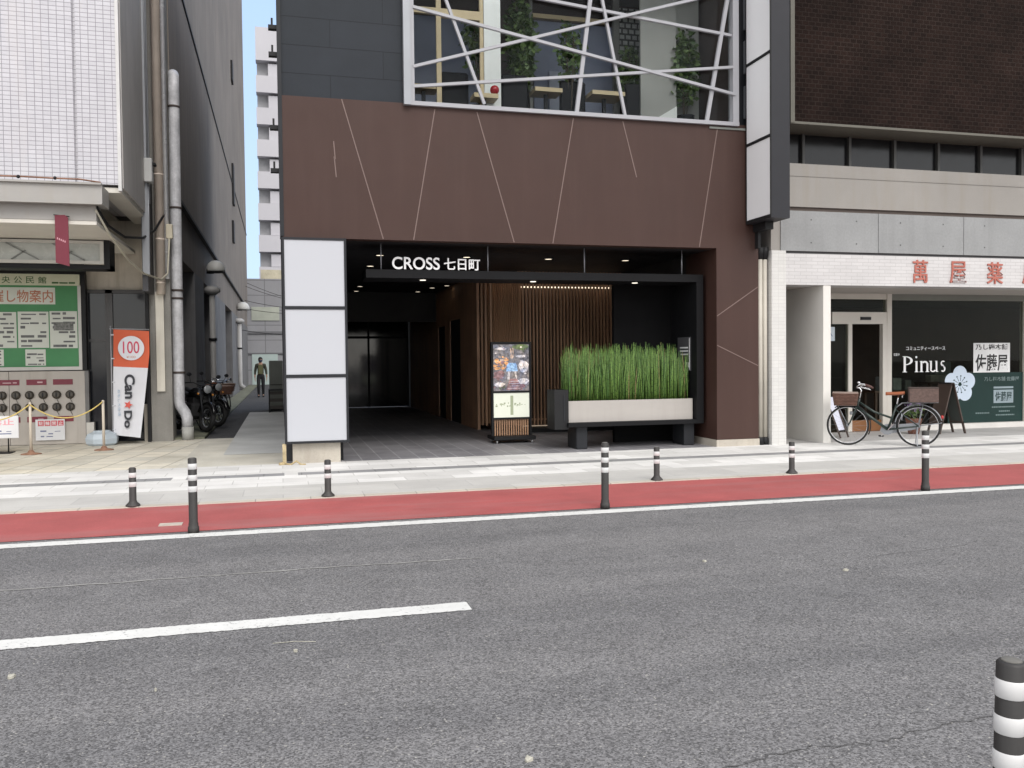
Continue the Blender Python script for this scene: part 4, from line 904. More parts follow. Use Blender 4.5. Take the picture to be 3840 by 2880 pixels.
jb = MB().cbox(-2.12, -2.0, 18.18, 18.3, 3.98, 4.26, .01)
tag(jb.build('junction_box', mat('cream box', (.55, .50, .38), .5), None, (-2.06, 18.24, 3.98)), 'small cream junction box between the beige and white pipes', 'electrical box')
tag(MB().tube([(-2.72, 14.75, 3.98), (-2.66, 15.3, 3.78), (-2.55, 16.2, 3.72), (-2.42, 17.3, 3.86), (-2.3, 18.0, 4.1), (-2.16, 18.2, 4.42)], .022, 8).build('dark_cable', M_BLACK, None, (-2.5, 16, 3.7)), 'dark cable looping from the canopy end to the pipes', 'cable', 'cables under the canopy')
tag(MB().tube([(-2.72, 14.70, 3.92), (-2.62, 15.2, 3.62), (-2.5, 16.2, 3.32), (-2.40, 17.2, 3.20), (-2.2, 18.0, 3.16), (-2.10, 18.15, 3.30), (-2.06, 18.18, 3.98)], .018, 8).build('cream_cable', mat('cream cable', (.48, .45, .36), .5), None, (-2.5, 16, 3.3)), 'cream cable sagging from the canopy end to the junction box', 'cable', 'cables under the canopy')
mf = thing('maroon_pennant', (-3.2, 14.66, 3.05), 'narrow maroon pennant hanging from the canopy edge', 'pennant')
MB().prism([(-3.29, 3.82), (-3.15, 3.83), (-3.105, 3.79), (-3.10, 3.05), (-3.29, 3.10)], 'xz', 14.655, 14.672).build('cloth', mat('maroon cloth', (.135, .016, .030), .7, vary=.12), mf)
text('script', 'mayu', (-3.27, -3.14, 3.43, 3.47), mat('pink script', (.5, .25, .28), .6), mf, 'xz', 14.655, .002) if False else None
w_ = MB()
for i in range(5): w_.box(-3.265+i*.026, -3.250+i*.026, 14.652, 14.655, 3.455-i*.012, 3.485-i*.012)
w_.build('script_mark', mat('pink script', (.5, .25, .28), .6), mf)
MB().tube([(-3.31, 14.68, 3.83), (-3.09, 14.68, 3.81)], .008, 6).build('rod', M_BLACK, mf)
hz = thing('foot_block', (.02, 13.5, .01), 'rusty cream foot post with a loose hose beside the light panel plinth', 'post foot')
MB().box(.0, .055, 13.46, 13.53, .012, .32).build('post', mat('stained cream', (.42, .34, .2), .7, vary=.3, vs=8), hz)
MB().tube([(.03, 13.42, .03), (.12, 13.36, .022), (.2, 13.38, .07), (.26, 13.33, .022), (.33, 13.30, .022)], .014, 7).tube([(-.05, 13.40, .022), (.03, 13.42, .03)], .03, 7).build('hose', mat('ochre hose', (.36, .28, .15), .6), hz)
for x, r_, l in ((8.095, .05, 'cream downpipe touching the brown pillar'), (8.195, .042, 'thinner cream downpipe beside the white tiled column')):
    dp = thing('downpipe', (x, 13.62, 0), l, 'pipe', 'downpipes between the two buildings')
    MB().tube([(x, 13.62, .14), (x, 13.62, 3.42)], r_, 14).build('pipe', mat('cream downpipe', (.46, .43, .37), .55, vary=.12, dirt=((.16, .14, .11), .7)), dp)
    MB().lathe([(r_+.02, .01), (r_+.02, .12), (r_+.005, .15)], (x, 13.62, 0), 14).build('drain_foot', M_BLACK, dp)
    MB().lathe([(r_+.002, 3.25), (r_+.025, 3.38), (r_+.025, 3.46)], (x, 13.62, 0), 14).build('hopper', M_BLACK, dp)

# ------------------------------------------------------------------ alley: pipes, lamps, cabinets, far buildings
M_GPIPE = mat('grey alley pipe', (.34, .335, .33), .6, vary=.15)
for y, z0, z1, k in ((27.2, .35, 3.62, 'nearer'), (44.6, .3, 3.5, 'farther')):
    ap = thing('alley_pipe', (-1.93, y, 0), f'grey drain pipe with a hopper head on the alley wall, the {k} of two', 'pipe', 'drain pipes on the alley wall')
    MB().tube([(-1.93, y, z1), (-1.93, y, z0+.3), (-1.90, y, z0+.12), (-1.74, y, z0)], .085 if y < 30 else .11, 12).build('pipe', M_GPIPE, ap)
    MB().lathe([(.09, z1-.08), (.24, z1+.02), (.24, z1+.12), (.12, z1+.20)], (-1.93, y, 0), 16).build('hopper', M_GPIPE, ap)
    MB().lathe([(.09, 2.2), (.12, 2.2), (.12, 2.28), (.09, 2.28)], (-1.93, y, 0), 12, caps=False).build('clamp', M_BLACK, ap)
for y, z, r_, k in ((27.0, 4.28, .27, 'nearer'), (46, 4.28, .32, 'farther')):
    wl = thing('wall_lamp', (-1.85, y, z), f'dusty dome lamp bracketed above the arcade, the {k} of two', 'wall lamp', 'dome lamps on the alley wall')
    MB().sphere((-1.80, y, z), (r_, r_, r_*1.0), 18, 10, -14, 90).build('dome', mat('dusty dome', (.44, .44, .425), .5, vary=.12), wl)
    MB().lathe([(r_*.94, z-.085), (r_*.98, z-.05), (r_*.5, z-.10)], (-1.80, y, 0), 18).build('rim', M_BLACK, wl)
    MB().box(-2.06, -1.85, y-.05, y+.05, z-.12, z+.06).build('bracket', M_BLACK, wl)
ub = thing('utility_cabinet', (-.15, 29, .01), 'grey green steel cabinet standing on the right side of the alley', 'cabinet')
MB().cbox(-.37, .05, 28.8, 29.4, .08, 1.60, .02).build('case', mat('grey green steel', (.13, .14, .125), .55, vary=.15), ub)
MB().box(-.36, .05, 28.82, 29.38, .012, .08).build('base', M_BLACK, ub); MB().box(-.345, .03, 28.785, 28.8, .82, .84).build('door_seam', M_BLACK, ub)
bx = thing('crate_rack', (-.15, 27.6, .01), 'low dark slatted rack in front of the grey green cabinet', 'rack')
cr2 = MB()
for z in (.12, .34, .56): cr2.box(-.36, .05, 27.55, 27.6, z, z+.10)
cr2.build('slats', mat('dark brown slat', (.045, .04, .036), .7, vary=.2), bx); MB().box(-.38, -.34, 27.5, 28.1, .012, .70).box(-.38, .05, 27.5, 28.1, .68, .72).build('body', M_BLACK, bx)
LO = thing('low_building', (2, 62, 0), 'grey three storey block closing the far end of the alley', 'building')
MB().box(-3.2, 16, 62, 72, .02, 7.25).build('wall', tiles('grey far wall', (.30, .30, .315), (.285, .285, .30), (.18, .18, .19), 'xz', 3, 1.02, .03, offset=0, vary=.06), LO)
for i in range(6): MB().box(-1.88+i*2.05, -.05+i*2.05, 61.94, 62.05, 4.4, 5.32).build('window', mat('hazy window', (.40, .42, .36), .3, vary=.15, vs=.7), LO)
MB().box(-3.2, 16, 61.9, 62, 3.50, 3.66).box(-3.2, 16, 61.92, 62, 2.1, 2.2).build('ledge', mat('grey ledge', (.15, .15, .16), .7), LO)
MB().box(-1.9, -.2, 61.93, 62.02, .02, 2.1).build('shop_glass', mat('pale green glass', (.42, .50, .48), .2, vary=.1, vs=.5), LO)
AP = thing('apartment_building', (6, 85, 0), 'tall pale apartment block with stacked balconies seen above the alley end', 'building')
M_APW = mat('pale apartment render', (.43, .42, .445), .7, vary=.04, vs=.3)
MB().box(-.70, 16, 86.2, 100, .02, 31.6).build('core_wall', M_APW, AP)
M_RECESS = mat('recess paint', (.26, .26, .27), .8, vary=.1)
for k in range(11):
    zt = 31.2-k*2.96
    if zt < 2: break
    MB().box(-1.80, 16, 85, 86.2, zt-1.52-.03 if k else zt-1.55, zt if k else zt+1.5).build('balcony', M_APW, AP)
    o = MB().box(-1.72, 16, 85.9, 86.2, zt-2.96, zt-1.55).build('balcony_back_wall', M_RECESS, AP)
    MB().box(-.7, 16, 85.3, 85.9, zt-2.9, zt-1.75).build('party_screen', M_APW, AP)
MB().box(-1.80, -1.5, 85, 86.2, .02, 31.2).build('end_wall', M_RECESS, AP) if False else None
MB().box(.2, 4, 86, 92, 32.7, 36.2).build('roof_house', M_APW, AP)
MB().box(-1.66, .3, 84.95, 85.0, 8.3, 10.2).build('window', mat('warm far window', (.42, .38, .28), .3, vary=.2), AP)

# ------------------------------------------------------------------ two-wheelers
def wheel(parent, x, Rw, name='wheel', tw=.017, spokes=18, rim_mat=None, disc=False):
    w = MB().torus((x, 0, Rw), Rw-tw, tw, 'y', 48, 8).build(name, M_RUBBER, parent)
    MB().torus((x, 0, Rw), Rw-tw*2.1, .0065 if tw < .03 else .016, 'y', 40, 6).build('rim', rim_mat or M_CHROME, w)
    sp_ = MB()
    for i in range(spokes):
        a = 2*math.pi*i/spokes; s_ = .03*(1 if i % 2 else -1)
        sp_.tube([(x+.022*math.cos(a+.9), s_, Rw+.022*math.sin(a+.9)), (x+(Rw-tw*2.2)*math.cos(a), 0, Rw+(Rw-tw*2.2)*math.sin(a))], .0016 if tw < .03 else .008, 4)
    sp_.build('spokes', M_SILVER if tw < .03 else M_CHAR, w)
    MB().lathe([(.014, -.05), (.026, -.036), (.018, -.02), (.018, .02), (.026, .036), (.014, .05)], (x, 0, Rw), 12, axis='y').build('hub', M_SILVER, w)
    return w
def bicycle(label, frame_col=(.014, .026, .022), group=None):
    """city bicycle, front wheel towards +x, standing at the origin"""
    t = thing('bicycle', (0, 0, 0), label, 'bicycle', group); Rw = .345; fx, rx = .56, -.55
    fm_ = mat('frame paint %.3f' % frame_col[0], frame_col, .3, vary=.1)
    wheel(t, fx, Rw, 'front_wheel'); wheel(t, rx, Rw, 'rear_wheel')
    bb = (-.075, 0, .28); ht, hb = (.375, 0, .80), (.415, 0, .66); st_ = (-.215, 0, .70)
    f = MB()
    f.tube([hb, (.43, 0, .615)], .02, 10); f.tube([ht, hb], .022, 10)
    f.tube([(.405, 0, .655), (.17, 0, .47), bb], .024, 10); f.tube([(.385, 0, .75), (.14, 0, .58), (-.155, 0, .47)], .018, 10)
    f.tube([bb, st_], .019, 10)
    for s_ in (-1, 1): f.tube([(bb[0], s_*.035, bb[2]), (rx, s_*.058, Rw)], .011, 8); f.tube([(-.195, s_*.02, .62), (rx, s_*.058, Rw)], .010, 8)
    f.build('frame', fm_, t)
    fk = MB()
    for s_ in (-1, 1): fk.tube([(.43, s_*.05, .64), (.46, s_*.055, .56), (.525, s_*.055, .39), (fx, s_*.052, Rw)], .011, 8)
    fk.bar((.425, -.06, .645), (.425, .06, .645), .03, .03).build('fork', fm_, t)
    MB().tube([ht, (.345, 0, .95), (.37, 0, .985), (.42, 0, .99)], .013, 10).build('stem', M_CHROME, t)
    hbp = [(.18, -.29, 1.0), (.27, -.27, 1.04), (.36, -.22, 1.05), (.42, -.12, 1.0), (.42, 0, .99), (.42, .12, 1.0), (.36, .22, 1.05), (.27, .27, 1.04), (.18, .29, 1.0)]
    hbar = MB().tube(hbp, .011, 8).build('handlebar', M_CHROME, t)
    for s_ in (-1, 1):
        MB().tube([(.165, s_*.293, .995), (.22, s_*.283, 1.018), (.285, s_*.267, 1.04)], .017, 8).build('grip', mat('brown grip', (.07, .03, .025), .7), hbar)
        MB().tube([(.33, s_*.235, 1.045), (.36, s_*.25, 1.0), (.27, s_*.285, .985), (.20, s_*.30, .965)], .007, 6).build('brake_lever', M_CHROME, hbar)
    MB().sphere((.38, -.19, 1.075), (.028, .028, .02), 12, 6).build('bell', M_CHROME, hbar)
    sd = MB().tube([st_, (-.245, 0, .86)], .0125, 8).build('seat_post', M_CHROME, t)
    rings = []
    for x, w, z in ((-.04, .018, .885), (-.08, .028, .888), (-.16, .045, .888), (-.24, .085, .892), (-.30, .10, .898), (-.335, .08, .90)):
        rings.append([(x, w*math.cos(a), z+.032*math.sin(a)*(1 if math.sin(a) > 0 else .8)) for a in [6.283*i/12 for i in range(12)]])
    m_ = MB(); m_.smooth = True; m_.loft(rings).build('saddle', mat('tan leather', (.30, .085, .030), .4, vary=.12), sd)
    MB().torus((-.30, .05, .845), .022, .006, 'x', 12, 5).torus((-.30, -.05, .845), .022, .006, 'x', 12, 5).build('saddle_spring', M_CHROME, sd)
    # basket: tapered woven walls
    bk = MB()
    def ring(z, k): return [(.60+sx*(.17+.03*k), sy*(.155+.035*k), z) for sx, sy in ((-1, -1), (1, -1), (1, 1), (-1, 1))]
    for j in range(9):
        z = .70+j*.024; k = j/8; P = ring(z, k); Q = []
        for a, b in zip(P, P[1:]+P[:1]):
            for i in range(8): u = i/8; o_ = .006*(1 if (i+j) % 2 else -1); Q.append((a[0]+(b[0]-a[0])*u+o_, a[1]+(b[1]-a[1])*u+o_, z))
        bk.tube(Q, .011, 5, loop=True)
    bk.loft([[(p[0]*.98+.012, p[1]*.96, .70) for p in ring(.70, 0)], [(p[0]*.98+.012, p[1]*.96, .715) for p in ring(.715, 0)]])
    bkt = bk.build('basket', mat('brown wicker', (.12, .060, .042), .7, vary=.25, vs=20), t)
    MB().tube(ring(.905, 1), .012, 6, loop=True).build('basket_rim', mat('grey wicker rim', (.25, .19, .16), .6), bkt)
    MB().tube([(.42, -.08, .69), (.78, -.08, .69)], .006, 5).tube([(.42, .08, .69), (.78, .08, .69)], .006, 5).tube([(.72, -.08, .69), (fx, -.06, Rw)], .005, 5).tube([(.72, .08, .69), (fx, .06, Rw)], .005, 5).build('basket_stay', M_SILVER, bkt)
    def fender(x, a0, a1, m, w=.026):
        mb = MB(); mb.smooth = True; rings = []
        for i in range(25):
            a = R(a0+(a1-a0)*i/24); c_, s_ = math.cos(a), math.sin(a)
            rings.append([(x+(Rw+.022+h)*c_, y, Rw+(Rw+.022+h)*s_) for y, h in ((-w, -.010), (-w*.6, .004), (0, .008), (w*.6, .004), (w, -.010), (w*.6, .0), (0, .004), (-w*.6, .0))])
        return mb.loft(rings)
    fender(fx, 55, 205, None).build('front_fender', M_BLACK, t)
    rf = fender(rx, -15, 165, None).build('rear_fender', M_SILVER, t)
    MB().tube([(rx, -.05, Rw), (rx-.36, -.03, Rw+.06)], .004, 5).tube([(rx, .05, Rw), (rx-.36, .03, Rw+.06)], .004, 5).build('fender_stay', M_SILVER, rf)
    MB().sphere((rx-.36, 0, .50), (.025, .03, .035), 10, 6).build('reflector', mat('red reflector', (.35, .02, .02), .2), rf)
    rk = MB()
    for y in (-.06, -.02, .02, .06): rk.tube([(-.30, y, .735), (-.84, y, .745)], .006, 6)
    rk.tube([(-.30, -.07, .735), (-.30, .07, .735)], .006, 6); rk.tube([(-.84, -.07, .745), (-.84, .07, .745)], .006, 6)
    for s_ in (-1, 1): rk.tube([(rx, s_*.06, Rw), (-.62, s_*.07, .74)], .006, 6); rk.tube([(-.30, s_*.06, .735), (-.21, s_*.03, .66)], .006, 6)
    rk.build('carrier', M_SILVER, t)
    ck = MB().lathe([(.09, -.048), (.093, -.044), (.09, -.040)], bb, 24, axis='y').build('chainring', M_SILVER, t)
    MB().bar((bb[0], -.06, bb[2]), (bb[0]+.10, -.06, bb[2]-.12), .016, .012).bar((bb[0], .06, bb[2]), (bb[0]-.10, .06, bb[2]+.12), .016, .012).build('crank_arm', M_CHROME, ck)
    for s_, x, z in ((-1, .10, -.12), (1, -.10, .12)): MB().cbox(bb[0]+x-.045, bb[0]+x+.045, s_*.11-.035, s_*.11+.035, bb[2]+z-.012, bb[2]+z+.012).build('pedal', M_BLACK, ck)
    MB().prism([(bb[0]+.09, bb[2]+.07), (rx, Rw+.05), (rx-.04, Rw), (rx, Rw-.05), (bb[0]+.05, bb[2]-.09), (bb[0]+.12, bb[2]-.03)], 'xz', -.054, -.046).build('chain_guard', M_SILVER, t)
    ks = MB()
    for s_ in (-1, 1): ks.tube([(rx+.02, s_*.07, Rw-.01), (rx+.03, s_*.15, .02), (rx-.06, s_*.15, .012)], .008, 6)
    ks.build('kickstand', M_SILVER, t)
    MB().torus((rx+.26, 0, Rw+.16), .05, .012, 'x', 16, 6).build('ring_lock', M_SILVER, t)
    MB().cbox(.47, .53, -.09, -.06, .52, .58).build('dynamo_lamp', M_SILVER, t)
    return t
bike = bicycle('dark green city bicycle with wicker basket parked before the shop')
a = math.atan2(13.04-12.40, 9.45-10.36); c0 = Vector((9.45, 13.04, PZ)); cpos = c0-Vector((math.cos(a), math.sin(a), 0))*.56
bike.location = cpos; bike.rotation_euler = (0, 0, a)
ub_, vb_ = Vector((math.cos(a), math.sin(a), 0)), Vector((-math.sin(a), math.cos(a), 0))
ct = thing('wicker_crate', (0, 0, 0), 'brown box strapped on the rear carrier of the dark green bicycle', 'crate')
MB().box(-.84, -.40, -.17, -.155, .755, .99).box(-.84, -.40, .155, .17, .755, .99).box(-.84, -.825, -.155, .155, .755, .99).box(-.415, -.40, -.155, .155, .755, .99).box(-.825, -.415, -.155, .155, .755, .768).build('walls', mat('grey brown weave', (.10, .065, .055), .8, vary=.3, vs=25), ct)
MB().tube([(-.84, -.165, .99), (-.40, -.165, .99), (-.40, .165, .99), (-.84, .165, .99)], .012, 6, loop=True).build('rim', mat('dark rim', (.05, .035, .03), .7), ct)
ct.location = cpos; ct.rotation_euler = (0, 0, a)
for i, (x, y, dg, l) in enumerate(((-1.72, 23.9, -62, 'dark bicycle parked in the alley behind the motorcycles'), (-1.75, 26.4, -66, 'dark bicycle parked beyond the first alley bicycle'))):
    b = dup(bike); b.location = (x, y, .05); b.rotation_euler = (0, 0, R(dg)); b['label'] = l; b['group'] = 'bicycles parked in the alley'
def motorcycle(label, dark=True):
    t = thing('motorcycle', (0, 0, 0), label, 'motorcycle', 'motorcycles in the alley mouth'); Rw = .31; fx, rx = .66, -.62
    wheel(t, fx, Rw, 'front_wheel', .055, 10, M_SILVER); wheel(t, rx, Rw, 'rear_wheel', .065, 10, M_SILVER)
    bl = mat('gloss black paint', (.010, .010, .011), .22, vary=.15, spec=.6)
    m_ = MB(); m_.smooth = True
    def ell(x, y0, z0, w, h): return [(x, y0+w*math.cos(6.283*i/14), z0+h*math.sin(6.283*i/14)) for i in range(14)]
    m_.loft([ell(.36, 0, .80, .05, .06), ell(.28, 0, .83, .13, .11), ell(.10, 0, .84, .155, .13), ell(-.06, 0, .82, .12, .10), ell(-.12, 0, .80, .06, .06)])
    m_.build('fuel_tank', bl, t)
    m_ = MB(); m_.smooth = True
    m_.loft([ell(-.06, 0, .80, .09, .04), ell(-.25, 0, .79, .135, .055), ell(-.50, 0, .82, .13, .06), ell(-.78, 0, .88, .09, .045), ell(-.86, 0, .90, .04, .02)])
    m_.build('seat', mat('black vinyl', (.02, .02, .021), .5), t)
    MB().cbox(-.16, .30, -.17, .17, .30, .62, .05).box(-.05, .18, -.11, .11, .62, .74).build('engine', mat('grey engine', (.06, .06, .062), .4, metal=.5, vary=.2), t)
    f = MB().tube([(.40, 0, .86), (.34, 0, .62), (.25, 0, .30), (-.2, 0, .28), (-.35, 0, .5)], .026, 8)
    for s_ in (-1, 1): f.tube([(-.2, s_*.1, .32), (rx, s_*.11, Rw)], .022, 8); f.tube([(-.45, s_*.14, .74), (rx, s_*.13, Rw)], .022, 8); f.tube([(.36, 0, .78), (-.1, s_*.1, .74), (-.8, s_*.08, .82)], .018, 8)
    f.build('frame', M_BLACK, t)
    fk = MB()
    for s_ in (-1, 1): fk.tube([(.40, s_*.095, .98), (.52, s_*.095, .66), (fx, s_*.095, Rw)], .022, 8)
    fk.build('fork', M_CHAR, t)
    hb_ = MB().tube([(.22, -.36, 1.04), (.34, -.22, 1.06), (.40, -.08, 1.0), (.40, .08, 1.0), (.34, .22, 1.06), (.22, .36, 1.04)], .012, 8).build('handlebar', M_BLACK, t)
    for s_ in (-1, 1):
        MB().tube([(.32, s_*.27, 1.06), (.36, s_*.33, 1.2)], .006, 5).build('mirror_stem', M_BLACK, hb_); MB().sphere((.36, s_*.34, 1.23), (.015, .06, .042), 12, 8).build('mirror', M_CHAR, hb_)
        MB().sphere((.50, s_*.17, .82), (.03, .025, .025), 10, 6).build('indicator', mat('amber lens', (.5, .2, .03), .3), t)
    m_ = MB(); m_.smooth = True; m_.loft([[(x, w*math.cos(6.283*i/16), .93+w*math.sin(6.283*i/16)) for i in range(16)] for x, w in ((.44, .04), (.48, .085), (.55, .10), (.575, .10))])
    hl = m_.build('headlamp', bl, t); MB().lathe([(.092, .576), (.085, .588), (.001, .596)], (0, 0, .93), 18, axis='x').build('lens', mat('headlamp lens', (.26, .27, .28), .1), hl)
    mb = MB(); mb.smooth = True
    def fend(x, a0, a1, w, rr_):
        q = MB(); q.smooth = True; q.loft([[(x+rr_*math.cos(R(a0+(a1-a0)*i/18)), y, Rw+(rr_+h)*math.sin(R(a0+(a1-a0)*i/18))) for y, h in ((-w, -.02), (0, .012), (w, -.02), (0, .004))] for i in range(19)]); return q
    fend(fx, 20, 160, .07, .35).build('front_fender', M_CHROME if not dark else bl, t); fend(rx, 20, 170, .085, .37).build('rear_fender', bl, t)
    MB().tube([(.1, -.15, .32), (-.1, -.18, .24), (-.8, -.19, .34)], .045, 10).build('exhaust', M_CHROME, t)
    MB().cbox(-.98, -.965, -.10, .10, .58, .74).build('number_plate', mat('plate white', (.55, .56, .53), .5), t)
    MB().cbox(-.94, -.88, -.06, .06, .78, .85).build('tail_lamp', mat('red tail lens', (.25, .01, .01), .25), t)
    MB().tube([(-.1, .1, .3), (-.06, .26, .02)], .012, 6).build('side_stand', M_CHAR, t)
    return t
m1 = motorcycle('black motorcycle nearest the white drain pipe in the alley mouth'); m1.location = (-1.93, 20.35, .05); m1.rotation_euler = (R(-6), 0, R(-58))
m2 = dup(m1); m2.location = (-1.86, 22.0, .05); m2.rotation_euler = (R(-6), 0, R(-52)); m2['label'] = 'second black motorcycle in the alley, just behind the nearest one'

# ------------------------------------------------------------------ boards and flowers outside the shop
cb = thing('chalkboard', (12.55, 14.3, .015), 'dark wooden folding chalkboard standing in front of the plum flower window', 'folding board')
def leaf_panel(mb_frame, mb_face, x0, x1, y0, y1, hgt, w=.045):
    for y in (y0, y1-w): mb_frame.bar((x0, y+w/2, .015), (x1, y+w/2, hgt), .022, w, up=(0, 1, 0))
    for t_ in (.22, .97):
        p = Vector((x0, 0, .015)).lerp(Vector((x1, 0, hgt)), t_); mb_frame.bar((p.x, y0, p.z), (p.x, y1, p.z), .022, w)
    for k, (t0, t1) in enumerate(((.24, .95),)):
        p, q = Vector((x0, 0, .015)).lerp(Vector((x1, 0, hgt)), t0), Vector((x0, 0, .015)).lerp(Vector((x1, 0, hgt)), t1)
        mb_face.bar((p.x, (y0+y1)/2, p.z), (q.x, (y0+y1)/2, q.z), .012, y1-y0-2*w, up=(0, 1, 0))
fr1, fc1, fr2, fc2 = MB(), MB(), MB(), MB()
leaf_panel(fr1, fc1, 12.36, 12.64, 14.2, 14.56, 1.0); leaf_panel(fr2, fc2, 12.96, 12.68, 14.2, 14.56, 1.0)
M_DWOOD = mat('dark stained wood', (.055, .036, .028), .55, vary=.2)
fr1.build('left_frame', M_DWOOD, cb); fr2.build('right_frame', M_DWOOD, cb); fc1.build('left_board', M_DWOOD, cb); fc2.build('right_board', mat('chalkboard green', (.045, .055, .05), .7, vary=.15), cb)
MB().box(12.62, 12.70, 14.22, 14.54, .985, 1.015).build('hinge', M_BLACK, cb)
cb.rotation_euler = (0, 0, R(0))
pb2 = thing('poster_stand', (10.0, 14.25, .015), 'easel with a white poster behind the bicycle front wheel', 'easel')
MB().bar((9.85, 14.25, .98-.2), (10.08, 14.12, .02), .03, .03).bar((10.15, 14.4, .76), (10.36, 14.28, .02), .03, .03).bar((10.05, 14.6, .78), (10.25, 14.75, .02), .03, .03).build('legs', M_DWOOD, pb2)
MB().loft([[(9.87, 14.24, .78), (10.19, 14.44, .78), (10.19, 14.455, .78), (9.87, 14.255, .78)], [(10.03, 14.14, .16), (10.35, 14.34, .16), (10.35, 14.355, .16), (10.03, 14.155, .16)]]).build('poster', mat('bluish poster', (.56, .57, .66), .5, vary=.1, vs=6), pb2)
MB().loft([[(10.05, 14.33, .62), (10.16, 14.40, .62), (10.16, 14.402, .62), (10.05, 14.332, .62)], [(10.14, 14.25, .24), (10.30, 14.35, .24), (10.30, 14.352, .24), (10.14, 14.252, .24)]]).build('yellow_patch', mat('yellow print', (.52, .50, .24), .5, vary=.15), pb2)
fpot = thing('flower_pot', (12.0, 14.5, .015), 'pot of purple flowers behind the rear wheel of the bicycle', 'flower pot')
MB().lathe([(.10, .015), (.15, .30), (.16, .31), (.14, .31), (.13, .28)], (12.0, 14.5, 0), 18).build('pot', mat('terracotta', (.20, .08, .05), .8), fpot)
def leaves(mb, c, rad, n, size, rnd, droop=0):
    for i in range(n):
        v = Vector((rnd.gauss(0, 1), rnd.gauss(0, 1), rnd.gauss(0, 1))).normalized()*rnd.random()**.45
        p = Vector(c)+Vector((v.x*rad[0], v.y*rad[1], v.z*rad[2])); a = Vector((rnd.gauss(0, 1), rnd.gauss(0, 1), rnd.gauss(0, .7)-droop)).normalized()
        b = a.orthogonal().normalized(); b.rotate(Matrix.Rotation(rnd.uniform(0, 6.28), 3, a)); l = size*rnd.uniform(.6, 1.3); w = l*.28
        mb.poly([p, p+a*l*.5+b*w, p+a*l, p+a*l*.5-b*w])
def leafmat(name, a, b):
    t = NT(name); g = t.n('ShaderNodeNewGeometry'); t.l(t.ramp(g.outputs['Random Per Island'], a, b, 0, 1), t.b.inputs['Base Color']); t.b.inputs['Roughness'].default_value = .5; return t.m
M_LEAF = leafmat('leaf green', (.030, .065, .018), (.12, .18, .045)); M_PETAL = leafmat('purple petals', (.10, .05, .14), (.34, .26, .42)); rl = random.Random(11)
q = MB(); leaves(q, (12.0, 14.5, .46), (.16, .15, .16), 160, .07, rl); q.build('foliage', M_LEAF, fpot)
q = MB(); leaves(q, (12.0, 14.5, .55), (.17, .15, .13), 150, .05, rl); q.build('blossom', M_PETAL, fpot)

# ------------------------------------------------------------------ things inside the shop and the upstairs room
for x, y, w, dd, h, l in ((10.9, 16.6, .5, .4, .9, 'low dark display table just inside the shop door'), (12.9, 16.2, 1.3, .45, .80, 'dark display table behind the Pinus lettering'), (14.6, 16.6, 1.3, .5, .95, 'dark counter behind the logo sheet on the glass')):
    tb_ = thing('display_table', (x, y, .02), l, 'table'); wm = mat('dark shop wood', (.07, .04, .026), .5, vary=.2)
    MB().box(x-w/2, x+w/2, y-dd/2, y+dd/2, h-.04, h).build('top', wm, tb_)
    for sx in (-1, 1):
        for sy in (-1, 1): MB().box(x+sx*(w/2-.05)-.025, x+sx*(w/2-.05)+.025, y+sy*(dd/2-.05)-.025, y+sy*(dd/2-.05)+.025, .02, h-.04).build('leg', wm, tb_)
for x, y, z, w, h, c, l in ((12.55, 16.15, .80, .20, .30, (.20, .22, .22), 'grey magazine propped below the letter P'), (12.85, 16.12, .80, .22, .27, (.17, .19, .19), 'grey magazine propped below the letters n and u'), (13.2, 16.2, .80, .15, .22, (.12, .13, .13), 'small dark booklet below the letter s'),
                            (14.3, 16.5, .95, .55, .16, (.30, .29, .26), 'pale flat box on the counter left of the logo sheet'), (14.45, 16.6, 1.11, .42, .30, (.12, .13, .11), 'grey green carton stacked on the pale flat box'), (15.0, 16.5, .95, .4, .22, (.28, .27, .27), 'pale carton on the counter right of the logo sheet'),
                            (10.85, 16.55, .90, .16, .2, (.42, .42, .40), 'round edged pale jar on the table inside the door'), (11.02, 16.6, .90, .12, .12, (.35, .16, .05), 'small orange box on the table inside the door')):
    tag(MB().cbox(x-w/2, x+w/2, y-.09, y+.09, z, z+h, .012).build('display_box', mat('goods %.2f %.2f' % c[:2], c, .5, vary=.25, vs=9), None, (x, y, z)), l, 'merchandise', 'goods in the shop')
lm = thing('shop_lamp', (11.9, 18.0, 1.55), 'small warm lamp glowing behind the shop door', 'lamp')
MB().lathe([(.09, 1.5), (.05, 1.68)], (11.9, 18, 0), 14).build('shade', emit('warm shade', (1, .62, .28), 1.6), lm); MB().tube([(11.9, 18, .02), (11.9, 18, 1.55)], .015, 8).lathe([(.14, .02), (.14, .04)], (11.9, 18, 0), 14).build('stand', M_BLACK, lm)
wc = thing('wall_cabinet', (13, 19.2, .02), 'tall dark cabinet against the back wall of the shop', 'cabinet')
MB().box(12.2, 13.6, 19.0, 19.4, .02, 2.1).build('body', mat('near black wood', (.022, .015, .012), .5), wc); MB().box(12.25, 13.55, 18.98, 19.0, 1.0, 1.02).build('shelf_edge', M_DWOOD, wc)
ch0 = None
def chair(x, y, label, z=5.49):
    t = thing('chair', (x, y, z), label, 'chair', 'dark chairs behind the upper window'); cm_ = mat('dark chair vinyl', (.007, .007, .009), .6, vary=.15, spec=.15)
    MB().cbox(x-.24, x+.24, y-.04, y+.05, z+.30, z+1.02, .03).build('backrest', cm_, t); MB().cbox(x-.24, x+.24, y+.05, y+.5, z+.38, z+.46, .02).build('seat', cm_, t)
    for sx in (-1, 1):
        for yy in (y, y+.46): MB().box(x+sx*.21-.02, x+sx*.21+.02, yy-.02, yy+.02, z, z+.38).build('leg', M_BLACK, t)
    return t
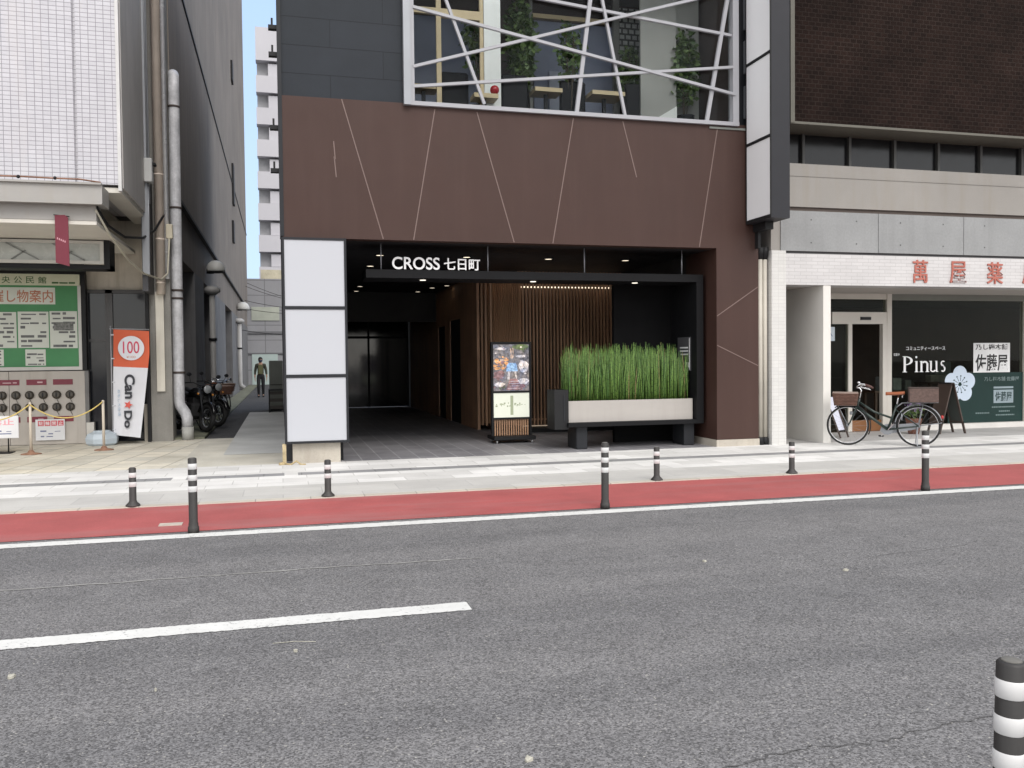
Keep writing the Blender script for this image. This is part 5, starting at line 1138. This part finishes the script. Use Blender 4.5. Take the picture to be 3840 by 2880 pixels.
for x, y, l in ((2.98, 14.9, 'dark chair back below the first leaning lattice bar, leftmost upstairs'), (4.02, 14.8, 'dark chair back just right of the red ball'), (5.12, 14.9, 'dark chair back beside the steep middle lattice bar'), (6.32, 14.8, 'dark chair back left of the grey partition upstairs')): chair(x, y, l)
def cafe_table(x, y, w, label, hh=.70, z=5.49):
    t = thing('cafe_table', (x, y, z), label, 'table', 'tables behind the upper window')
    MB().box(x-w/2, x+w/2, y-min(.3, w*.4), y+min(.3, w*.4), z+hh-.07, z+hh).build('tabletop', M_TAN, t); MB().box(x-.03, x+.03, y-.03, y+.03, z+.03, z+hh-.07).build('column', M_BLACK, t); MB().box(x-.2, x+.2, y-.2, y+.2, z, z+.03).build('foot', M_BLACK, t)
cafe_table(2.42, 14.8, .44, 'pale wood table end at the lower left corner of the upper window'); cafe_table(4.62, 14.9, .5, 'pale wood table in the middle of the upper window', .82); cafe_table(5.72, 14.9, .62, 'pale wood table right of the steep middle lattice bar', .82); cafe_table(3.28, 13.96, .40, 'small low pale wood table beneath the red ball', .365)
tag(MB().sphere((3.43, 13.86, 5.93), .075, 20, 12).build('red_ball', mat('red glossy ball', (.36, .010, .018), .2, vary=.05), None, (3.43, 13.86, 5.855)), 'glossy red ball lamp at the bottom of the upper window', 'ball lamp')
for x, y, z0, n, rx_, ry_, rz_, l in ((4.22, 15.1, 7.15, 1500, .28, .22, .85, 'dense leafy indoor tree right of the white column upstairs'), (3.42, 14.9, 7.1, 420, .30, .2, .6, 'sparse pale bamboo left of the white column upstairs'), (5.08, 14.9, 7.0, 420, .26, .2, .6, 'sparse pale bamboo left of the steep middle bar upstairs'),
                                      (6.45, 15.3, 6.85, 800, .28, .2, .55, 'leafy indoor plant below the patterned screen upstairs'), (7.22, 14.7, 6.85, 1000, .27, .2, .72, 'leafy indoor plant near the right end of the upper window')):
    pt = thing('potted_plant', (x, y, 5.49), l, 'plant', 'plants behind the upper window')
    MB().lathe([(.13, 5.49), (.17, 5.95), (.18, 5.96), (.15, 5.96)], (x, y, 0), 16).build('pot', M_CHAR, pt)
    q = MB()
    for i in range(5): b = 1.2566*i; q.tube([(x+.03*math.cos(b), y+.03*math.sin(b), 5.93), (x+.06*math.cos(b), y+.06*math.sin(b), 6.5), (x+.12*math.cos(b), y+.12*math.sin(b), z0+.3)], .010, 5)
    q.build('stem', mat('brown stem', (.10, .075, .05), .7), pt)
    q = MB(); leaves(q, (x, y, z0), (rx_, ry_, rz_), n, .12, rl, .4); q.build('foliage', M_LEAF, pt)
for z in (6.53, 6.13, 5.04, 4.4): tag(MB().box(-.10, .02, 13.62, 13.72, z, z+.06).box(-.06, -.03, 13.62, 13.72, z+.06, z+.16).build('wall_bracket', M_BLACK, None, (-.03, 13.65, z)), 'small black bracket on the left flank of the brown building', 'bracket', 'black brackets on the left flank')

# ------------------------------------------------------------------ the person walking up the alley
def skin(name, joints, edges, m, parent, sub=2):
    """one continuous surface grown round a jointed skeleton: joints = [(x, y, z, r)]"""
    org = ORG[parent.name]; me = bpy.data.meshes.new(name)
    me.from_pydata([Vector(j[:3])-org for j in joints], edges, [])
    o = bpy.data.objects.new(name, me); COL.objects.link(o)
    md = o.modifiers.new('skin', 'SKIN'); md.use_smooth_shade = True
    for v, j in zip(me.skin_vertices[0].data, joints):
        r_ = j[3] if isinstance(j[3], tuple) else (j[3], j[3]); v.radius = r_
    me.skin_vertices[0].data[0].use_root = True
    ss = o.modifiers.new('sub', 'SUBSURF'); ss.levels = sub; ss.render_levels = sub
    dg = bpy.context.evaluated_depsgraph_get(); m2 = bpy.data.meshes.new_from_object(o.evaluated_get(dg))
    o.modifiers.clear(); o.data = m2; bpy.data.meshes.remove(me); m2.name = name
    m2.materials.clear(); m2.materials.append(m)
    for p in m2.polygons: p.use_smooth = True
    o.parent = parent; ORG[o.name] = org
    return o
PX, PY = -.87, 40.0
PE = thing('person', (PX, PY, .012), 'person in a dark face covering, olive top and black trousers walking up the alley', 'person')
def J(x, y, z, r): return (PX+x, PY+y, .012+z, r)
M_SKIN = mat('skin tone', (.36, .21, .15), .55, vary=.06)
body = [J(0, 0, .95, (.135, .10)), J(0, .01, 1.12, (.125, .09)), J(0, .015, 1.32, (.15, .10)), J(0, .01, 1.44, (.10, .075)), J(0, -.01, 1.52, .055), J(0, -.02, 1.58, .060), J(0, -.03, 1.64, (.075, .09)), J(0, -.02, 1.71, (.072, .085)),
        J(-.17, .02, 1.42, .062), J(-.235, .03, 1.14, .046), J(-.245, -.05, .90, .034), J(-.245, -.07, .85, .03),
        J(.17, .02, 1.42, .062), J(.235, .05, 1.14, .046), J(.25, .0, .90, .034), J(.25, -.01, .85, .03),
        J(-.09, 0, .88, .088), J(-.095, -.10, .48, .060), J(-.095, .02, .10, .042), J(-.10, -.10, .045, .024),
        J(.09, 0, .88, .088), J(.095, .04, .48, .060), J(.095, .20, .12, .042), J(.10, .10, .045, .024)]
edges = [(0, 1), (1, 2), (2, 3), (3, 4), (4, 5), (5, 6), (6, 7), (3, 8), (8, 9), (9, 10), (10, 11), (3, 12), (12, 13), (13, 14), (14, 15), (0, 16), (16, 17), (17, 18), (18, 19), (0, 20), (20, 21), (21, 22), (22, 23)]
bo = skin('body', body, edges, M_SKIN, PE)
for s_, hx, hy in ((-1, -.245, -.07), (1, .25, -.01)):
    hand = [J(hx, hy, .845, (.018, .034)), J(hx, hy-.005, .78, (.016, .038))]; he = [(0, 1)]
    for k, (dy, ln) in enumerate(((-.032, .068), (-.011, .080), (.011, .075), (.031, .058))):
        b = len(hand); hand += [J(hx-s_*.004, hy+dy, .755, .0085), J(hx-s_*.012, hy+dy-.004, .755-ln*.55, .008), J(hx-s_*.026, hy+dy-.006, .755-ln, .0065)]; he += [(1, b), (b, b+1), (b+1, b+2)]
    b = len(hand); hand += [J(hx-s_*.012, hy-.040, .80, .010), J(hx-s_*.022, hy-.056, .765, .009), J(hx-s_*.028, hy-.060, .735, .007)]; he += [(0, b), (b, b+1), (b+1, b+2)]
    skin('hand', hand, he, M_SKIN, PE, 1)
fc = MB()
for sx in (-1, 1): fc.sphere((PX+sx*.030, PY-.112, 1.672), (.012, .008, .007), 8, 6)
fc.build('eyes', M_INK, bo)
MB().loft([[(PX-.006, PY-.115, 1.67), (PX+.006, PY-.115, 1.67), (PX, PY-.10, 1.675)], [(PX-.016, PY-.118, 1.632), (PX+.016, PY-.118, 1.632), (PX, PY-.142, 1.636)]]).build('nose', M_SKIN, bo)
MB().sphere((PX-.085, PY-.01, 1.665), (.012, .022, .034), 8, 6).sphere((PX+.085, PY-.01, 1.665), (.012, .022, .034), 8, 6).build('ears', M_SKIN, bo)
mk = MB(); mk.smooth = True
mk.loft([[(PX+.082*k*math.sin(R(a_)), PY-.03-.105*k*math.cos(R(a_)), z) for a_ in range(-85, 86, 10)] for k, z in ((1.0, 1.655), (1.08, 1.625), (1.0, 1.585), (.8, 1.565))], closed=False)
mk.build('face_covering', mat('dark blue cloth', (.03, .04, .075), .8, vary=.1), PE)
MB().sphere((PX, PY-.005, 1.70), (.092, .108, .088), 20, 8, -5, 90).sphere((PX, PY+.03, 1.67), (.088, .08, .075), 16, 8, -60, 60).build('hair', mat('black hair', (.012, .010, .009), .6, vary=.3, vs=30), PE)
def grow(j, k): return (j[0], j[1], j[2], (j[3][0]*k+.012, j[3][1]*k+.014) if isinstance(j[3], tuple) else j[3]*k+.012)
top = [grow(body[i], 1.04) for i in (1, 0, 2, 3, 8, 9, 12, 13)]; top += [J(0, -.0, 1.485, (.07, .06)), J(-.243, -.03, .97, .045), J(.248, .015, .97, .045)]
skin('jacket', top, [(0, 1), (0, 2), (2, 3), (3, 4), (4, 5), (3, 6), (6, 7), (3, 8), (5, 9), (7, 10)], mat('dark olive cloth', (.040, .042, .030), .8, vary=.15), PE)
MB().prism([(PX-.085, .012+1.02), (PX+.085, .012+1.02), (PX+.10, .012+1.36), (PX+.05, .012+1.44), (PX-.05, .012+1.44), (PX-.10, .012+1.36)], 'xz', PY-.142, PY-.10).build('shirt_front', mat('yellow olive cloth', (.105, .108, .050), .8, vary=.2), PE)
tr = [grow(body[i], 1.06) for i in (0, 16, 17, 18, 20, 21, 22)]+[J(0, 0, 1.06, (.142, .108)), J(-.097, .0, .055, .058), J(.097, .18, .07, .058)]
skin('trousers', tr, [(0, 1), (1, 2), (2, 3), (0, 4), (4, 5), (5, 6), (0, 7), (3, 8), (6, 9)], mat('black trousers', (.012, .012, .015), .8, vary=.15), PE)
for sx, y in ((-.098, -.06), (.098, .14)): MB().cbox(PX+sx-.045, PX+sx+.045, PY+y-.13, PY+y+.09, .014, .085, .022).build('shoe', M_RUBBER, PE)
for i, (za, zb) in enumerate(((6.6, 5.0), (6.2, 4.9), (5.2, 4.7), (4.6, 4.4), (3.3, 3.2))):
    tag(MB().tube(sag((-2.0, 58-i*2.2, za), (3.5, 57-i*2.5, zb), .25), .014, 5).build('overhead_wire', M_BLACK, None, (.5, 57, za-.4)), 'thin overhead wire sagging across the far end of the alley', 'wire', 'overhead wires at the alley end')
